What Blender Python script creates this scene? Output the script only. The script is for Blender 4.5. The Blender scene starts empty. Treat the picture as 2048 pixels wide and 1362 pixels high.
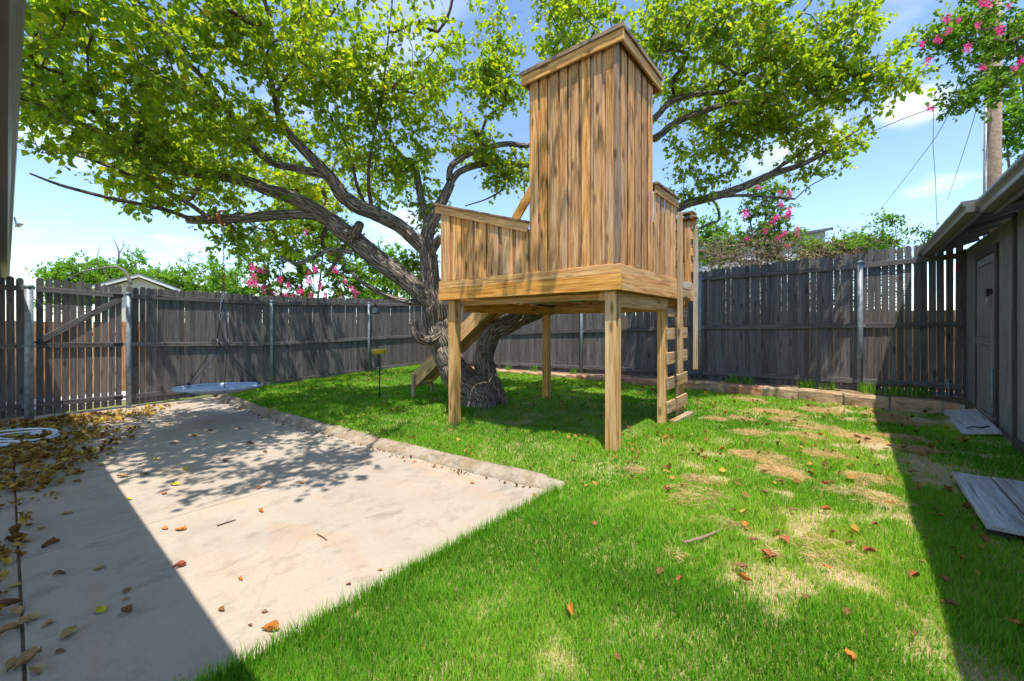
import bpy, math, random
import numpy as np
from mathutils import Vector, Matrix

# ------------------------------------------------------------------ camera, light, sky, exposure
SC = bpy.context.scene
COL = SC.collection
YAW = math.radians(39.4)          # the yard's axes: x runs along the back fence, y along the left fence
CS, SN = math.cos(YAW), math.sin(YAW)
FOC, HOR, EYE = 830.0, 653.0, 1.6   # focal length in pixels of the 2048 px picture, horizon row, eye height

cam = bpy.data.cameras.new('camera')
cam_o = bpy.data.objects.new('camera', cam)
COL.objects.link(cam_o)
cam_o.location = (0, 0, EYE)
cam_o.rotation_euler = (math.radians(90), 0, YAW)
cam.sensor_width = 36.0
cam.lens = 36.0 * FOC / 2048.0
cam.shift_y = -28.0 / 2048.0
cam.clip_start = 0.02
cam.clip_end = 2000.0
SC.camera = cam_o

LIGHT_DIR = Vector((-0.238, 0.25, -1.0)).normalized()
sun = bpy.data.lights.new('sun', 'SUN')
sun.energy = 2.8
sun.angle = math.radians(0.53)
sun.color = (1.0, 0.93, 0.82)
sun_o = bpy.data.objects.new('sun', sun)
COL.objects.link(sun_o)
sun_o.rotation_euler = LIGHT_DIR.to_track_quat('-Z', 'Y').to_euler()
sun_o.location = (3, -3, 14)

world = bpy.data.worlds.new('World')
SC.world = world
world.use_nodes = True
wt = world.node_tree
wt.nodes.clear()
def wn(kind, **kw):
    n = wt.nodes.new(kind)
    for k, v in kw.items():
        setattr(n, k, v)
    return n
w_out = wn('ShaderNodeOutputWorld')
w_bg = wn('ShaderNodeBackground')
w_bg.inputs['Strength'].default_value = 0.116
w_sky = wn('ShaderNodeTexSky', sky_type='NISHITA', sun_disc=False)
w_sky.sun_elevation = math.asin(-LIGHT_DIR.z)
w_sky.sun_rotation = math.atan2(-LIGHT_DIR.x, -LIGHT_DIR.y)
w_sky.altitude = 200
w_sky.air_density = 1.0
w_sky.dust_density = 0.1
w_sky.ozone_density = 3.0
# thin summer clouds: fbm on a high plane
w_tc = wn('ShaderNodeTexCoord')
w_sep = wn('ShaderNodeSeparateXYZ')
w_add = wn('ShaderNodeMath', operation='ADD'); w_add.inputs[1].default_value = 0.16
w_max = wn('ShaderNodeMath', operation='MAXIMUM'); w_max.inputs[1].default_value = 0.05
w_dx = wn('ShaderNodeMath', operation='DIVIDE')
w_dy = wn('ShaderNodeMath', operation='DIVIDE')
w_cmb = wn('ShaderNodeCombineXYZ')
w_noi = wn('ShaderNodeTexNoise'); w_noi.inputs['Scale'].default_value = 1.15
w_noi.inputs['Detail'].default_value = 9; w_noi.inputs['Roughness'].default_value = 0.52
w_ramp = wn('ShaderNodeValToRGB')
w_ramp.color_ramp.elements[0].position = 0.56; w_ramp.color_ramp.elements[0].color = (0, 0, 0, 1)
w_ramp.color_ramp.elements[1].position = 0.74; w_ramp.color_ramp.elements[1].color = (0.6, 0.6, 0.6, 1)
w_mix = wn('ShaderNodeMix', data_type='RGBA')
w_mix.inputs[7].default_value = (6.6, 6.8, 7.2, 1)
L = wt.links.new
L(w_tc.outputs['Generated'], w_sep.inputs[0])
L(w_sep.outputs['Z'], w_add.inputs[0]); L(w_add.outputs[0], w_max.inputs[0])
L(w_sep.outputs['X'], w_dx.inputs[0]); L(w_max.outputs[0], w_dx.inputs[1])
L(w_sep.outputs['Y'], w_dy.inputs[0]); L(w_max.outputs[0], w_dy.inputs[1])
L(w_dx.outputs[0], w_cmb.inputs[0]); L(w_dy.outputs[0], w_cmb.inputs[1])
L(w_cmb.outputs[0], w_noi.inputs['Vector'])
L(w_noi.outputs['Fac'], w_ramp.inputs[0])
L(w_ramp.outputs[0], w_mix.inputs[0])
L(w_sky.outputs[0], w_mix.inputs[6])
def cloud_at(px, py, spread, amount, prev):
    d = (PX_dir(px, py)).normalized()
    dv = wn('ShaderNodeVectorMath', operation='SUBTRACT'); dv.inputs[1].default_value = d; L(w_tc.outputs['Generated'], dv.inputs[0])
    sc = wn('ShaderNodeVectorMath', operation='MULTIPLY'); sc.inputs[1].default_value = (1, 1, 2.0); L(dv.outputs[0], sc.inputs[0])
    nz = wn('ShaderNodeTexNoise'); nz.inputs['Scale'].default_value = 14; nz.inputs['Detail'].default_value = 7; L(w_tc.outputs['Generated'], nz.inputs['Vector'])
    ln = wn('ShaderNodeVectorMath', operation='LENGTH'); L(sc.outputs[0], ln.inputs[0])
    nm = wn('ShaderNodeMath', operation='MULTIPLY_ADD'); nm.inputs[1].default_value = -1.1 * spread; L(nz.outputs['Fac'], nm.inputs[0]); L(ln.outputs['Value'], nm.inputs[2])
    mr = wn('ShaderNodeMapRange'); mr.interpolation_type = 'SMOOTHSTEP'
    mr.inputs['From Min'].default_value = spread * 0.45; mr.inputs['From Max'].default_value = -spread * 0.35
    mr.inputs['To Min'].default_value = 0; mr.inputs['To Max'].default_value = amount
    L(nm.outputs[0], mr.inputs['Value'])
    mx = wn('ShaderNodeMix', data_type='RGBA'); mx.inputs[7].default_value = (4.6, 4.7, 4.9, 1)
    L(mr.outputs[0], mx.inputs[0]); L(prev, mx.inputs[6])
    return mx.outputs[2]
def PX_dir(px, py):
    X, Z = (px - 1024.0) / FOC, (HOR - py) / FOC
    return Vector((CS * X - SN, SN * X + CS, Z))
sky_col = cloud_at(1815, 215, 0.075, 0.9, w_mix.outputs[2])
sky_col = cloud_at(1600, 300, 0.11, 0.6, sky_col)
sky_col = cloud_at(720, 150, 0.12, 0.5, sky_col)
L(sky_col, w_bg.inputs['Color'])
L(w_bg.outputs[0], w_out.inputs[0])

SC.view_settings.view_transform = 'Standard'
SC.view_settings.look = 'None'
SC.view_settings.gamma = 1.0
SC.view_settings.exposure = 1.38
SC.view_settings.use_curve_mapping = False
SC.cycles.max_bounces = 5
SC.cycles.diffuse_bounces = 3
SC.cycles.use_adaptive_sampling = True
SC.cycles.adaptive_threshold = 0.025
SC.cycles.glossy_bounces = 2
SC.cycles.transmission_bounces = 3
SC.cycles.transparent_max_bounces = 8
SC.cycles.use_denoising = True

rng = np.random.default_rng(7)
random.seed(7)

# ------------------------------------------------------------------ measuring helpers
def c2w(X, Y, z=0.0):
    """from metres right of / ahead of the standpoint to the yard's axes"""
    return Vector((CS * X - SN * Y, SN * X + CS * Y, z))
def PX(px, py, Y):
    """a sight line measured on the photograph, at a known distance ahead"""
    return c2w((px - 1024.0) / FOC * Y, Y, EYE + (HOR - py) / FOC * Y)
def GR(px, py, z=0.0):
    """where that sight line meets a level at height z"""
    Y = FOC * (EYE - z) / (py - HOR)
    return c2w((px - 1024.0) / FOC * Y, Y, z)
def smooth(a, b, x):
    t = np.clip((x - a) / (b - a), 0, 1)
    return t * t * (3 - 2 * t)
def lerp(a, b, t):
    return a + (b - a) * t
def pl(x, xs, ys):
    return float(np.interp(x, xs, ys))
_T = np.random.default_rng(3).random((8, 64, 64))
def vnoise(x, y, k=0):
    x = np.asarray(x, float); y = np.asarray(y, float)
    xi = np.floor(x).astype(int); yi = np.floor(y).astype(int)
    fx = x - xi; fy = y - yi
    fx = fx * fx * (3 - 2 * fx); fy = fy * fy * (3 - 2 * fy)
    T = _T[k]
    a = T[xi % 64, yi % 64]; b = T[(xi + 1) % 64, yi % 64]
    c = T[xi % 64, (yi + 1) % 64]; d = T[(xi + 1) % 64, (yi + 1) % 64]
    return (a * (1 - fx) + b * fx) * (1 - fy) + (c * (1 - fx) + d * fx) * fy
def fbm(x, y, k=0, o=4):
    s = 0; a = 0.5; t = 0
    for i in range(o):
        s = s + a * vnoise(x * 2 ** i + 11.3 * i, y * 2 ** i + 5.1 * i, (k + i) % 8); t += a; a *= 0.5
    return s / t

# ------------------------------------------------------------------ object helpers
PW = {}                                     # world matrices of the things (identity rotation unless set)
def tag(o, label=None, cat=None, group=None, kind=None):
    if label: o['label'] = label
    if cat: o['category'] = cat
    if group: o['group'] = group
    if kind: o['kind'] = kind
    return o
def thing(name, loc, label, cat, group=None, kind=None):
    o = bpy.data.objects.new(name, None)
    o.empty_display_size = 0.2
    COL.objects.link(o)
    o.location = loc
    PW[o] = Matrix.Translation(Vector(loc))
    return tag(o, label, cat, group, kind)
def link(name, me, M=None, parent=None, mat=None):
    """me is placed with world matrix M"""
    o = bpy.data.objects.new(name, me)
    COL.objects.link(o)
    M = M if M is not None else Matrix.Identity(4)
    PW[o] = M.copy()
    if parent is not None:
        o.parent = parent
        o.matrix_parent_inverse = Matrix.Identity(4)
        o.matrix_basis = PW[parent].inverted() @ M
    else:
        o.matrix_basis = M
    if mat is not None and len(me.materials) == 0:
        me.materials.append(mat)
    return o
def mesh(name, verts, faces, smoothf=False):
    me = bpy.data.meshes.new(name)
    me.from_pydata([tuple(v) for v in verts], [], [tuple(f) for f in faces])
    me.update()
    if smoothf:
        me.polygons.foreach_set('use_smooth', [True] * len(me.polygons))
    return me
def trimesh(name, V, F, attrs=None, smoothf=False):
    me = bpy.data.meshes.new(name)
    V = np.asarray(V, np.float32); F = np.asarray(F, np.int32)
    me.vertices.add(len(V)); me.vertices.foreach_set('co', V.ravel())
    me.loops.add(F.size); me.loops.foreach_set('vertex_index', F.ravel())
    me.polygons.add(len(F)); me.polygons.foreach_set('loop_start', np.arange(0, F.size, F.shape[1], dtype=np.int32))
    me.update(calc_edges=True)
    if smoothf:
        me.polygons.foreach_set('use_smooth', np.ones(len(F), bool))
    for k, a in (attrs or {}).items():
        a = np.asarray(a, np.float32)
        if a.ndim == 1:
            t = me.attributes.new(k, 'FLOAT', 'POINT'); t.data.foreach_set('value', a)
        else:
            t = me.attributes.new(k, 'FLOAT_VECTOR', 'POINT'); t.data.foreach_set('vector', a.ravel())
    return me
class MB:
    """collects simple shapes into one mesh"""
    def __init__(s): s.v = []; s.f = []
    def add(s, v, f):
        n = len(s.v); s.v += [tuple(p) for p in v]; s.f += [tuple(i + n for i in q) for q in f]; return s
    def box(s, a, b):
        (x0, y0, z0), (x1, y1, z1) = a, b
        return s.add([(x0,y0,z0),(x1,y0,z0),(x1,y1,z0),(x0,y1,z0),(x0,y0,z1),(x1,y0,z1),(x1,y1,z1),(x0,y1,z1)],
                     [(0,3,2,1),(4,5,6,7),(0,1,5,4),(1,2,6,5),(2,3,7,6),(3,0,4,7)])
    def bar(s, p, q, w, h, up=Vector((0,0,1))):
        p, q = Vector(p), Vector(q); d = (q - p).normalized()
        sx = d.cross(up); sx = sx.normalized() if sx.length > 1e-4 else Vector((1,0,0)); uz = sx.cross(d)
        v = []
        for e in (p, q):
            for a, b in ((-1,-1),(1,-1),(1,1),(-1,1)):
                v.append(e + sx * (a * w / 2) + uz * (b * h / 2))
        return s.add(v, [(3,2,1,0),(4,5,6,7),(0,1,5,4),(1,2,6,5),(2,3,7,6),(3,0,4,7)])
    def tube(s, pts, r, n=8, cap=True):
        V, F, _ = tube_arrays(np.array([tuple(p) for p in pts], float), r, n)
        k = len(V) // n
        s.add(V, F)
        base = len(s.v) - len(V)
        if cap:
            s.f.append(tuple(base + i for i in reversed(range(n))))
            s.f.append(tuple(base + (k - 1) * n + i for i in range(n)))
        return s
    def disc(s, c, r, z0, z1, n=20):
        ring = [(math.cos(2*math.pi*i/n), math.sin(2*math.pi*i/n)) for i in range(n)]
        v = [(c[0]+r*x, c[1]+r*y, z0) for x, y in ring] + [(c[0]+r*x, c[1]+r*y, z1) for x, y in ring]
        f = [tuple(reversed(range(n))), tuple(range(n, 2*n))] + [(i,(i+1)%n,n+(i+1)%n,n+i) for i in range(n)]
        return s.add(v, f)
    def build(s, name, mat, parent=None, smoothf=False, M=None):
        me = mesh(name, s.v, s.f, smoothf)
        if M is None and parent is not None:
            M = Matrix.Translation(PW[parent].to_translation())
            t = M.to_translation()
            me.transform(Matrix.Translation(-t))
        return link(name, me, M, parent, mat)
def frames(P):
    T = np.gradient(P, axis=0); T /= np.linalg.norm(T, axis=1)[:, None] + 1e-9
    u = np.cross(T[0], [0.3, 0.2, 1.0]); 
    if np.linalg.norm(u) < 1e-3: u = np.cross(T[0], [1, 0, 0])
    u /= np.linalg.norm(u)
    U = [u]
    for i in range(1, len(P)):
        u = U[-1] - T[i] * np.dot(U[-1], T[i]); u /= np.linalg.norm(u) + 1e-9; U.append(u)
    U = np.array(U); W = np.cross(T, U)
    return T, U, W
def tube_arrays(P, R, n, bump=0.0, seed=0, closed_tip=False):
    P = np.asarray(P, float); R = np.ones(len(P)) * R
    T, U, W = frames(P)
    L_ = np.concatenate([[0], np.cumsum(np.linalg.norm(np.diff(P, axis=0), axis=1))])
    a = np.arange(n) * 2 * np.pi / n
    ca, sa = np.cos(a), np.sin(a)
    rr = R[:, None] * np.ones(n)[None, :]
    if bump:
        th = a[None, :]; l = L_[:, None]
        lob = (np.sin(2*th + l*0.9 + seed) * 0.5 + np.sin(3*th - l*1.7 + 2*seed) * 0.35 + np.sin(5*th + l*2.3 + seed*3) * 0.22
               - 0.55 * np.abs(2 * vnoise(ca[None,:]*R[:,None]*34 + 0.3*np.sin(l*2.1) + 40, sa[None,:]*R[:,None]*34 + 0.8*np.sin(l*.9) + seed + 40, 4) - 1) + (fbm(3*ca[None,:]+l*1.6+seed, 3*sa[None,:]+l*2.2, 2)-.5)*1.6)
        rr = rr * (1 + bump * lob)
    V = P[:, None, :] + rr[:, :, None] * (ca[None, :, None] * U[:, None, :] + sa[None, :, None] * W[:, None, :])
    bk = np.stack([rr * ca[None, :], rr * sa[None, :], np.repeat(L_[:, None], n, 1)], -1)
    k = len(P)
    i = np.arange(k - 1)[:, None] * n; j = np.arange(n)[None, :]
    F = np.stack([i + j, i + (j + 1) % n, i + n + (j + 1) % n, i + n + j], -1).reshape(-1, 4)
    return V.reshape(-1, 3), F, bk.reshape(-1, 3)
def catmull(P, R, step):
    P = np.asarray(P, float); R = np.asarray(R, float)
    Q = np.vstack([2*P[0]-P[1], P, 2*P[-1]-P[-2]])
    outp, outr = [], []
    for i in range(len(P) - 1):
        p0, p1, p2, p3 = Q[i:i+4]
        n = max(2, int(np.linalg.norm(p2 - p1) / step))
        t = np.linspace(0, 1, n, endpoint=False)[:, None]
        outp.append(0.5*((2*p1)+(-p0+p2)*t+(2*p0-5*p1+4*p2-p3)*t**2+(-p0+3*p1-3*p2+p3)*t**3))
        outr.append(R[i] + (R[i+1]-R[i]) * t[:, 0])
    outp.append(P[-1:]); outr.append(R[-1:])
    return np.vstack(outp), np.concatenate(outr)
# chamfered board: length along local X, width along Y, thickness along Z (shared between equal boards)
_bm = {}
def board_mesh(Ln, W, T, mat, ch=0.004):
    key = (round(Ln, 3), round(W, 3), round(T, 3), mat.name)
    if key in _bm: return _bm[key]
    v = []; c = min(ch, W * .3, T * .3)
    hx, hy, hz = Ln/2, W/2, T/2
    idx = {}
    for sx in (-1, 1):
        for sy in (-1, 1):
            for sz in (-1, 1):
                for ax in range(3):
                    p = [sx*hx, sy*hy, sz*hz]
                    s3 = (sx, sy, sz)
                    for b in range(3):
                        if b != ax: p[b] -= s3[b] * c
                    idx[(sx,sy,sz,ax)] = len(v); v.append(tuple(p))
    f = []
    def face(q):
        P = [Vector(v[i]) for i in q]
        n = (P[1]-P[0]).cross(P[2]-P[0]); cen = sum(P, Vector())/len(P)
        f.append(tuple(q) if n.dot(cen) > 0 else tuple(reversed(q)))
    for ax in range(3):
        o1, o2 = [b for b in range(3) if b != ax]
        for s in (-1, 1):
            q = []
            for a, b in ((-1,-1),(1,-1),(1,1),(-1,1)):
                k = [0,0,0]; k[ax] = s; k[o1] = a; k[o2] = b
                q.append(idx[(k[0],k[1],k[2],ax)])
            face(q)
            # edges parallel to ax handled below
        for a in (-1, 1):
            for b in (-1, 1):
                k0 = [0,0,0]; k1 = [0,0,0]
                k0[ax] = -1; k1[ax] = 1
                k0[o1] = k1[o1] = a; k0[o2] = k1[o2] = b
                face([idx[(*k0, o1)], idx[(*k1, o1)], idx[(*k1, o2)], idx[(*k0, o2)]])
    for sx in (-1,1):
        for sy in (-1,1):
            for sz in (-1,1):
                face([idx[(sx,sy,sz,0)], idx[(sx,sy,sz,1)], idx[(sx,sy,sz,2)]])
    me = mesh('board', v, f)
    me.materials.append(mat)
    _bm[key] = me
    return me
def board(name, p, q, w, t, normal, mat, parent):
    """a board from p to q (centre line), its width w across, its thickness t along `normal`"""
    p, q, nz = Vector(p), Vector(q), Vector(normal)
    d = q - p; Ln = d.length; x = d.normalized()
    nz = (nz - x * nz.dot(x)).normalized(); y = nz.cross(x)
    R = Matrix((x, y, nz)).transposed().to_4x4()
    M = Matrix.Translation((p + q) / 2) @ R
    return link(name, board_mesh(Ln, w, t, mat), M, parent)

# ------------------------------------------------------------------ materials
def newmat(name):
    m = bpy.data.materials.new(name); m.use_nodes = True
    nt = m.node_tree
    return m, nt, nt.nodes['Principled BSDF']
def node(nt, kind, **kw):
    n = nt.nodes.new(kind)
    for k, v in kw.items(): setattr(n, k, v)
    return n
def ramp(nt, fac, stops, interp='LINEAR'):
    r = node(nt, 'ShaderNodeValToRGB'); cr = r.color_ramp; cr.interpolation = interp
    while len(cr.elements) < len(stops): cr.elements.new(0.5)
    for e, (p, c) in zip(cr.elements, stops):
        e.position = p; e.color = (*c, 1) if len(c) == 3 else c
    nt.links.new(fac, r.inputs[0]); return r.outputs[0]
def noise(nt, vec, scale, detail=4, rough=0.55, dist=0.0):
    n = node(nt, 'ShaderNodeTexNoise'); n.inputs['Scale'].default_value = scale
    n.inputs['Detail'].default_value = detail; n.inputs['Roughness'].default_value = rough; n.inputs['Distortion'].default_value = dist
    nt.links.new(vec, n.inputs['Vector']); return n.outputs['Fac']
def mapping(nt, vec, scale=(1,1,1)):
    n = node(nt, 'ShaderNodeMapping'); n.inputs['Scale'].default_value = scale
    nt.links.new(vec, n.inputs['Vector']); return n
def mixc(nt, fac, a, b, mode='MIX'):
    n = node(nt, 'ShaderNodeMix', data_type='RGBA', blend_type=mode)
    for s, v in ((0, fac), (6, a), (7, b)):
        if hasattr(v, 'node'): nt.links.new(v, n.inputs[s])
        elif s == 0: n.inputs[0].default_value = v
        else: n.inputs[s].default_value = (*v, 1)
    return n.outputs[2]
def math_(nt, op, a, b=None):
    n = node(nt, 'ShaderNodeMath', operation=op)
    for i, v in enumerate((a, b)):
        if v is None: continue
        if hasattr(v, 'node'): nt.links.new(v, n.inputs[i])
        else: n.inputs[i].default_value = v
    return n.outputs[0]
def bumpn(nt, h, bsdf, strength=0.3, dist=0.01):
    b = node(nt, 'ShaderNodeBump'); b.inputs['Strength'].default_value = strength; b.inputs['Distance'].default_value = dist
    nt.links.new(h, b.inputs['Height']); nt.links.new(b.outputs[0], bsdf.inputs['Normal'])
def rand_coords(nt, scale):
    """object coordinates, shifted differently on every piece"""
    tc = node(nt, 'ShaderNodeTexCoord'); oi = node(nt, 'ShaderNodeObjectInfo')
    mul = node(nt, 'ShaderNodeVectorMath', operation='SCALE'); mul.inputs['Scale'].default_value = 1.0
    cmb = node(nt, 'ShaderNodeCombineXYZ')
    for i, k in enumerate((57.0, 91.0, 33.0)):
        nt.links.new(math_(nt, 'MULTIPLY', oi.outputs['Random'], k), cmb.inputs[i])
    add = node(nt, 'ShaderNodeVectorMath', operation='ADD')
    nt.links.new(tc.outputs['Object'], add.inputs[0]); nt.links.new(cmb.outputs[0], add.inputs[1])
    mp = mapping(nt, add.outputs[0], scale)
    return tc, oi, add.outputs[0], mp.outputs[0]
def mat_wood(name, light, mid, dark, grey, greyness=0.4, knots=True, rough=0.75, grain=1.0, var=0.35, streak=0.5):
    m, nt, b = newmat(name)
    tc, oi, base, st = rand_coords(nt, (1.1, 17, 17))
    g1 = noise(nt, st, 1.7 * grain, 6, 0.6, 0.35)
    g2n = mapping(nt, base, (3.5, 120, 120)); g2 = noise(nt, g2n.outputs[0], 1.0, 3, 0.5)
    col = ramp(nt, g1, [(0.34, dark), (0.47, mid), (0.62, light)])
    col = mixc(nt, math_(nt, 'MULTIPLY', ramp(nt, g2, [(0.35, (1,1,1)), (0.62, (0,0,0))]), 0.45), col, dark, 'MULTIPLY')
    # weathered grey runs along the grain
    wn_ = mapping(nt, base, (0.55, 7, 7)); w1 = noise(nt, wn_.outputs[0], 1.0, 5, 0.6)
    wf = math_(nt, 'MULTIPLY', ramp(nt, w1, [(0.5, (0,0,0)), (0.68, (1,1,1))]), greyness)
    col = mixc(nt, wf, col, grey)
    dn = mapping(nt, base, (1.5, 20, 20)); d1 = noise(nt, dn.outputs[0], 1.0, 4, 0.65)
    df = math_(nt, 'MULTIPLY', ramp(nt, d1, [(0.52, (0,0,0)), (0.66, (1,1,1))]), streak)
    col = mixc(nt, df, col, tuple(c * 0.28 for c in dark))
    if knots:
        kn = mapping(nt, base, (2.3, 7.5, 7.5))
        vo = node(nt, 'ShaderNodeTexVoronoi'); vo.inputs['Scale'].default_value = 1.0
        nt.links.new(kn.outputs[0], vo.inputs['Vector'])
        kf = ramp(nt, vo.outputs['Distance'], [(0.09, (1,1,1)), (0.22, (0,0,0))])
        col = mixc(nt, math_(nt, 'MULTIPLY', kf, 0.85), col, tuple(c * 0.35 for c in dark))
    # every piece a little lighter or darker
    hv = node(nt, 'ShaderNodeHueSaturation'); nt.links.new(col, hv.inputs['Color'])
    nt.links.new(math_(nt, 'ADD', math_(nt, 'MULTIPLY', oi.outputs['Random'], var), 1 - var * 0.5), hv.inputs['Value'])
    sat = math_(nt, 'FRACT', math_(nt, 'MULTIPLY', oi.outputs['Random'], 7.31))
    nt.links.new(math_(nt, 'ADD', math_(nt, 'MULTIPLY', sat, 0.16), 0.9), hv.inputs['Saturation'])
    nt.links.new(hv.outputs[0], b.inputs['Base Color'])
    b.inputs['Roughness'].default_value = rough
    b.inputs['Specular IOR Level'].default_value = 0.25
    bumpn(nt, math_(nt, 'ADD', g1, math_(nt, 'MULTIPLY', g2, 0.6)), b, 0.45, 0.006)
    return m
def mat_plain(name, col, rough=0.6, metal=0.0, scale=18, amount=0.25, spec=0.5, bump=0.1):
    m, nt, b = newmat(name)
    tc = node(nt, 'ShaderNodeTexCoord')
    n1 = noise(nt, tc.outputs['Object'], scale, 5, 0.6)
    c = ramp(nt, n1, [(0.3, tuple(x * (1 - amount) for x in col)), (0.7, tuple(min(1, x * (1 + amount)) for x in col))])
    nt.links.new(c, b.inputs['Base Color'])
    b.inputs['Roughness'].default_value = rough; b.inputs['Metallic'].default_value = metal
    b.inputs['Specular IOR Level'].default_value = spec
    if bump: bumpn(nt, n1, b, bump, 0.004)
    return m
def mat_leaf(name, stops, trans=0.45, rough=0.45, transcol=None, gloss=0.0):
    m, nt, b = newmat(name)
    at = node(nt, 'ShaderNodeAttribute'); at.attribute_name = 'tint'
    col = ramp(nt, at.outputs['Fac'], stops)
    nt.nodes.remove(b)
    b = node(nt, 'ShaderNodeBsdfDiffuse'); nt.links.new(col, b.inputs['Color'])
    if gloss:
        gl_ = node(nt, 'ShaderNodeBsdfGlossy'); gl_.inputs['Roughness'].default_value = rough; gl_.inputs['Color'].default_value = (1, 1, 1, 1)
        m1 = node(nt, 'ShaderNodeMixShader'); m1.inputs[0].default_value = gloss
        nt.links.new(b.outputs[0], m1.inputs[1]); nt.links.new(gl_.outputs[0], m1.inputs[2]); b = m1
    tr = node(nt, 'ShaderNodeBsdfTranslucent')
    hv = node(nt, 'ShaderNodeHueSaturation'); hv.inputs['Value'].default_value = 1.5; hv.inputs['Saturation'].default_value = 1.05
    nt.links.new(col, hv.inputs['Color'])
    tcol = hv.outputs[0] if transcol is None else mixc(nt, 0.5, hv.outputs[0], transcol)
    nt.links.new(tcol, tr.inputs['Color'])
    mx = node(nt, 'ShaderNodeMixShader'); mx.inputs[0].default_value = trans
    nt.links.new(b.outputs[0], mx.inputs[1]); nt.links.new(tr.outputs[0], mx.inputs[2])
    nt.links.new(mx.outputs[0], nt.nodes['Material Output'].inputs[0])
    return m
def mat_bark(name, light, dark, sc=1.0):
    m, nt, b = newmat(name)
    at = node(nt, 'ShaderNodeAttribute'); at.attribute_name = 'bk'
    mp = mapping(nt, at.outputs['Vector'], (1, 1, 0.085))
    dis = noise(nt, at.outputs['Vector'], 5 * sc, 3, 0.5)
    vm = node(nt, 'ShaderNodeVectorMath', operation='MULTIPLY_ADD')
    cm = node(nt, 'ShaderNodeCombineXYZ'); 
    for i in range(3): nt.links.new(dis, cm.inputs[i])
    nt.links.new(cm.outputs[0], vm.inputs[0]); vm.inputs[1].default_value = (0.05, 0.05, 0.012); nt.links.new(mp.outputs[0], vm.inputs[2])
    vo = node(nt, 'ShaderNodeTexVoronoi', feature='DISTANCE_TO_EDGE'); vo.inputs['Scale'].default_value = 24 * sc
    nt.links.new(vm.outputs[0], vo.inputs['Vector'])
    n2 = noise(nt, mp.outputs[0], 70 * sc, 4, 0.6)
    n3 = noise(nt, at.outputs['Vector'], 3.0, 4, 0.6)
    h = math_(nt, 'ADD', math_(nt, 'MINIMUM', math_(nt, 'MULTIPLY', vo.outputs['Distance'], 3.2), 1.0), math_(nt, 'MULTIPLY', n2, 0.7))
    col = ramp(nt, h, [(0.35, dark), (0.7, tuple(0.45*a+.55*c for a, c in zip(light, dark))), (1.3 if False else 1.0, light)])
    col = mixc(nt, math_(nt, 'MULTIPLY', ramp(nt, n3, [(0.5, (0,0,0)), (0.72, (1,1,1))]), 0.45), col, tuple(c * 0.55 for c in light))
    nt.links.new(col, b.inputs['Base Color'])
    b.inputs['Roughness'].default_value = 0.9; b.inputs['Specular IOR Level'].default_value = 0.15
    bumpn(nt, h, b, 1.0, 0.03)
    return m

M_WOOD = mat_wood('tower wood', (0.80, 0.46, 0.175), (0.66, 0.335, 0.11), (0.38, 0.165, 0.055), (0.48, 0.40, 0.33), 0.5, grain=1.4, var=0.5, streak=0.65)
M_WOODB = mat_wood('band wood', (0.86, 0.51, 0.18), (0.74, 0.39, 0.115), (0.47, 0.20, 0.055), (0.6, 0.44, 0.28), 0.25, var=0.15, streak=0.4)
M_POST = mat_wood('post wood', (0.78, 0.51, 0.23), (0.67, 0.40, 0.15), (0.46, 0.24, 0.075), (0.56, 0.46, 0.34), 0.35, var=0.2, streak=0.3)
M_RUNG = mat_wood('rung wood', (0.58, 0.42, 0.24), (0.46, 0.31, 0.15), (0.28, 0.17, 0.08), (0.50, 0.48, 0.44), 0.8, var=0.3, streak=0.4)
M_ROOFW = mat_wood('roof wood', (0.42, 0.30, 0.20), (0.32, 0.21, 0.13), (0.17, 0.10, 0.06), (0.34, 0.30, 0.27), 0.7, var=0.2)
M_FENCE = mat_wood('fence stain', (0.172, 0.157, 0.154), (0.140, 0.129, 0.128), (0.092, 0.086, 0.088), (0.17, 0.163, 0.166), 0.5, knots=True, rough=0.7, var=0.5, streak=0.35)
M_SHED = mat_wood('shed paint', (0.28, 0.275, 0.28), (0.235, 0.23, 0.235), (0.15, 0.147, 0.15), (0.33, 0.322, 0.325), 0.4, knots=False, rough=0.5, var=0.15, streak=0.15)
M_SHEDT = mat_wood('shed trim paint', (0.10, 0.095, 0.095), (0.075, 0.07, 0.072), (0.045, 0.042, 0.045), (0.14, 0.13, 0.13), 0.3, knots=False, rough=0.4, var=0.15, streak=0.1)
M_CEDAR = mat_wood('cedar', (0.60, 0.30, 0.13), (0.48, 0.22, 0.085), (0.3, 0.13, 0.05), (0.4, 0.3, 0.2), 0.2)
M_PAINTG = mat_wood('grey painted plank', (0.55, 0.58, 0.63), (0.50, 0.53, 0.58), (0.34, 0.31, 0.28), (0.36, 0.26, 0.18), 0.6, knots=False, rough=0.55, var=0.1, streak=0.35)
M_STEEL = mat_plain('galvanised steel', (0.22, 0.25, 0.28), 0.55, 0.3, 12, 0.35)
M_GUTTER = mat_plain('gutter paint', (0.15, 0.14, 0.125), 0.35, 0.0, 6, 0.15, bump=0.03)
M_SOFFIT = mat_plain('dark soffit', (0.05, 0.05, 0.06), 0.6, 0.0, 9, 0.2)
M_SHINGLE = mat_plain('roof shingle', (0.10, 0.10, 0.12), 0.9, 0.0, 60, 0.5, bump=0.5)
M_BLACK = mat_plain('black cord', (0.02, 0.02, 0.025), 0.6, 0, 40, 0.3)
M_IRON = mat_plain('black iron', (0.03, 0.03, 0.035), 0.45, 0.6, 40, 0.3)
M_BLUE = mat_plain('swing fabric', (0.34, 0.42, 0.58), 0.55, 0, 14, 0.15)
M_NAVY = mat_plain('navy rope', (0.05, 0.08, 0.16), 0.7, 0, 60, 0.4)
M_NET = mat_plain('swing underside', (0.62, 0.60, 0.58), 0.8, 0, 50, 0.15)
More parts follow.
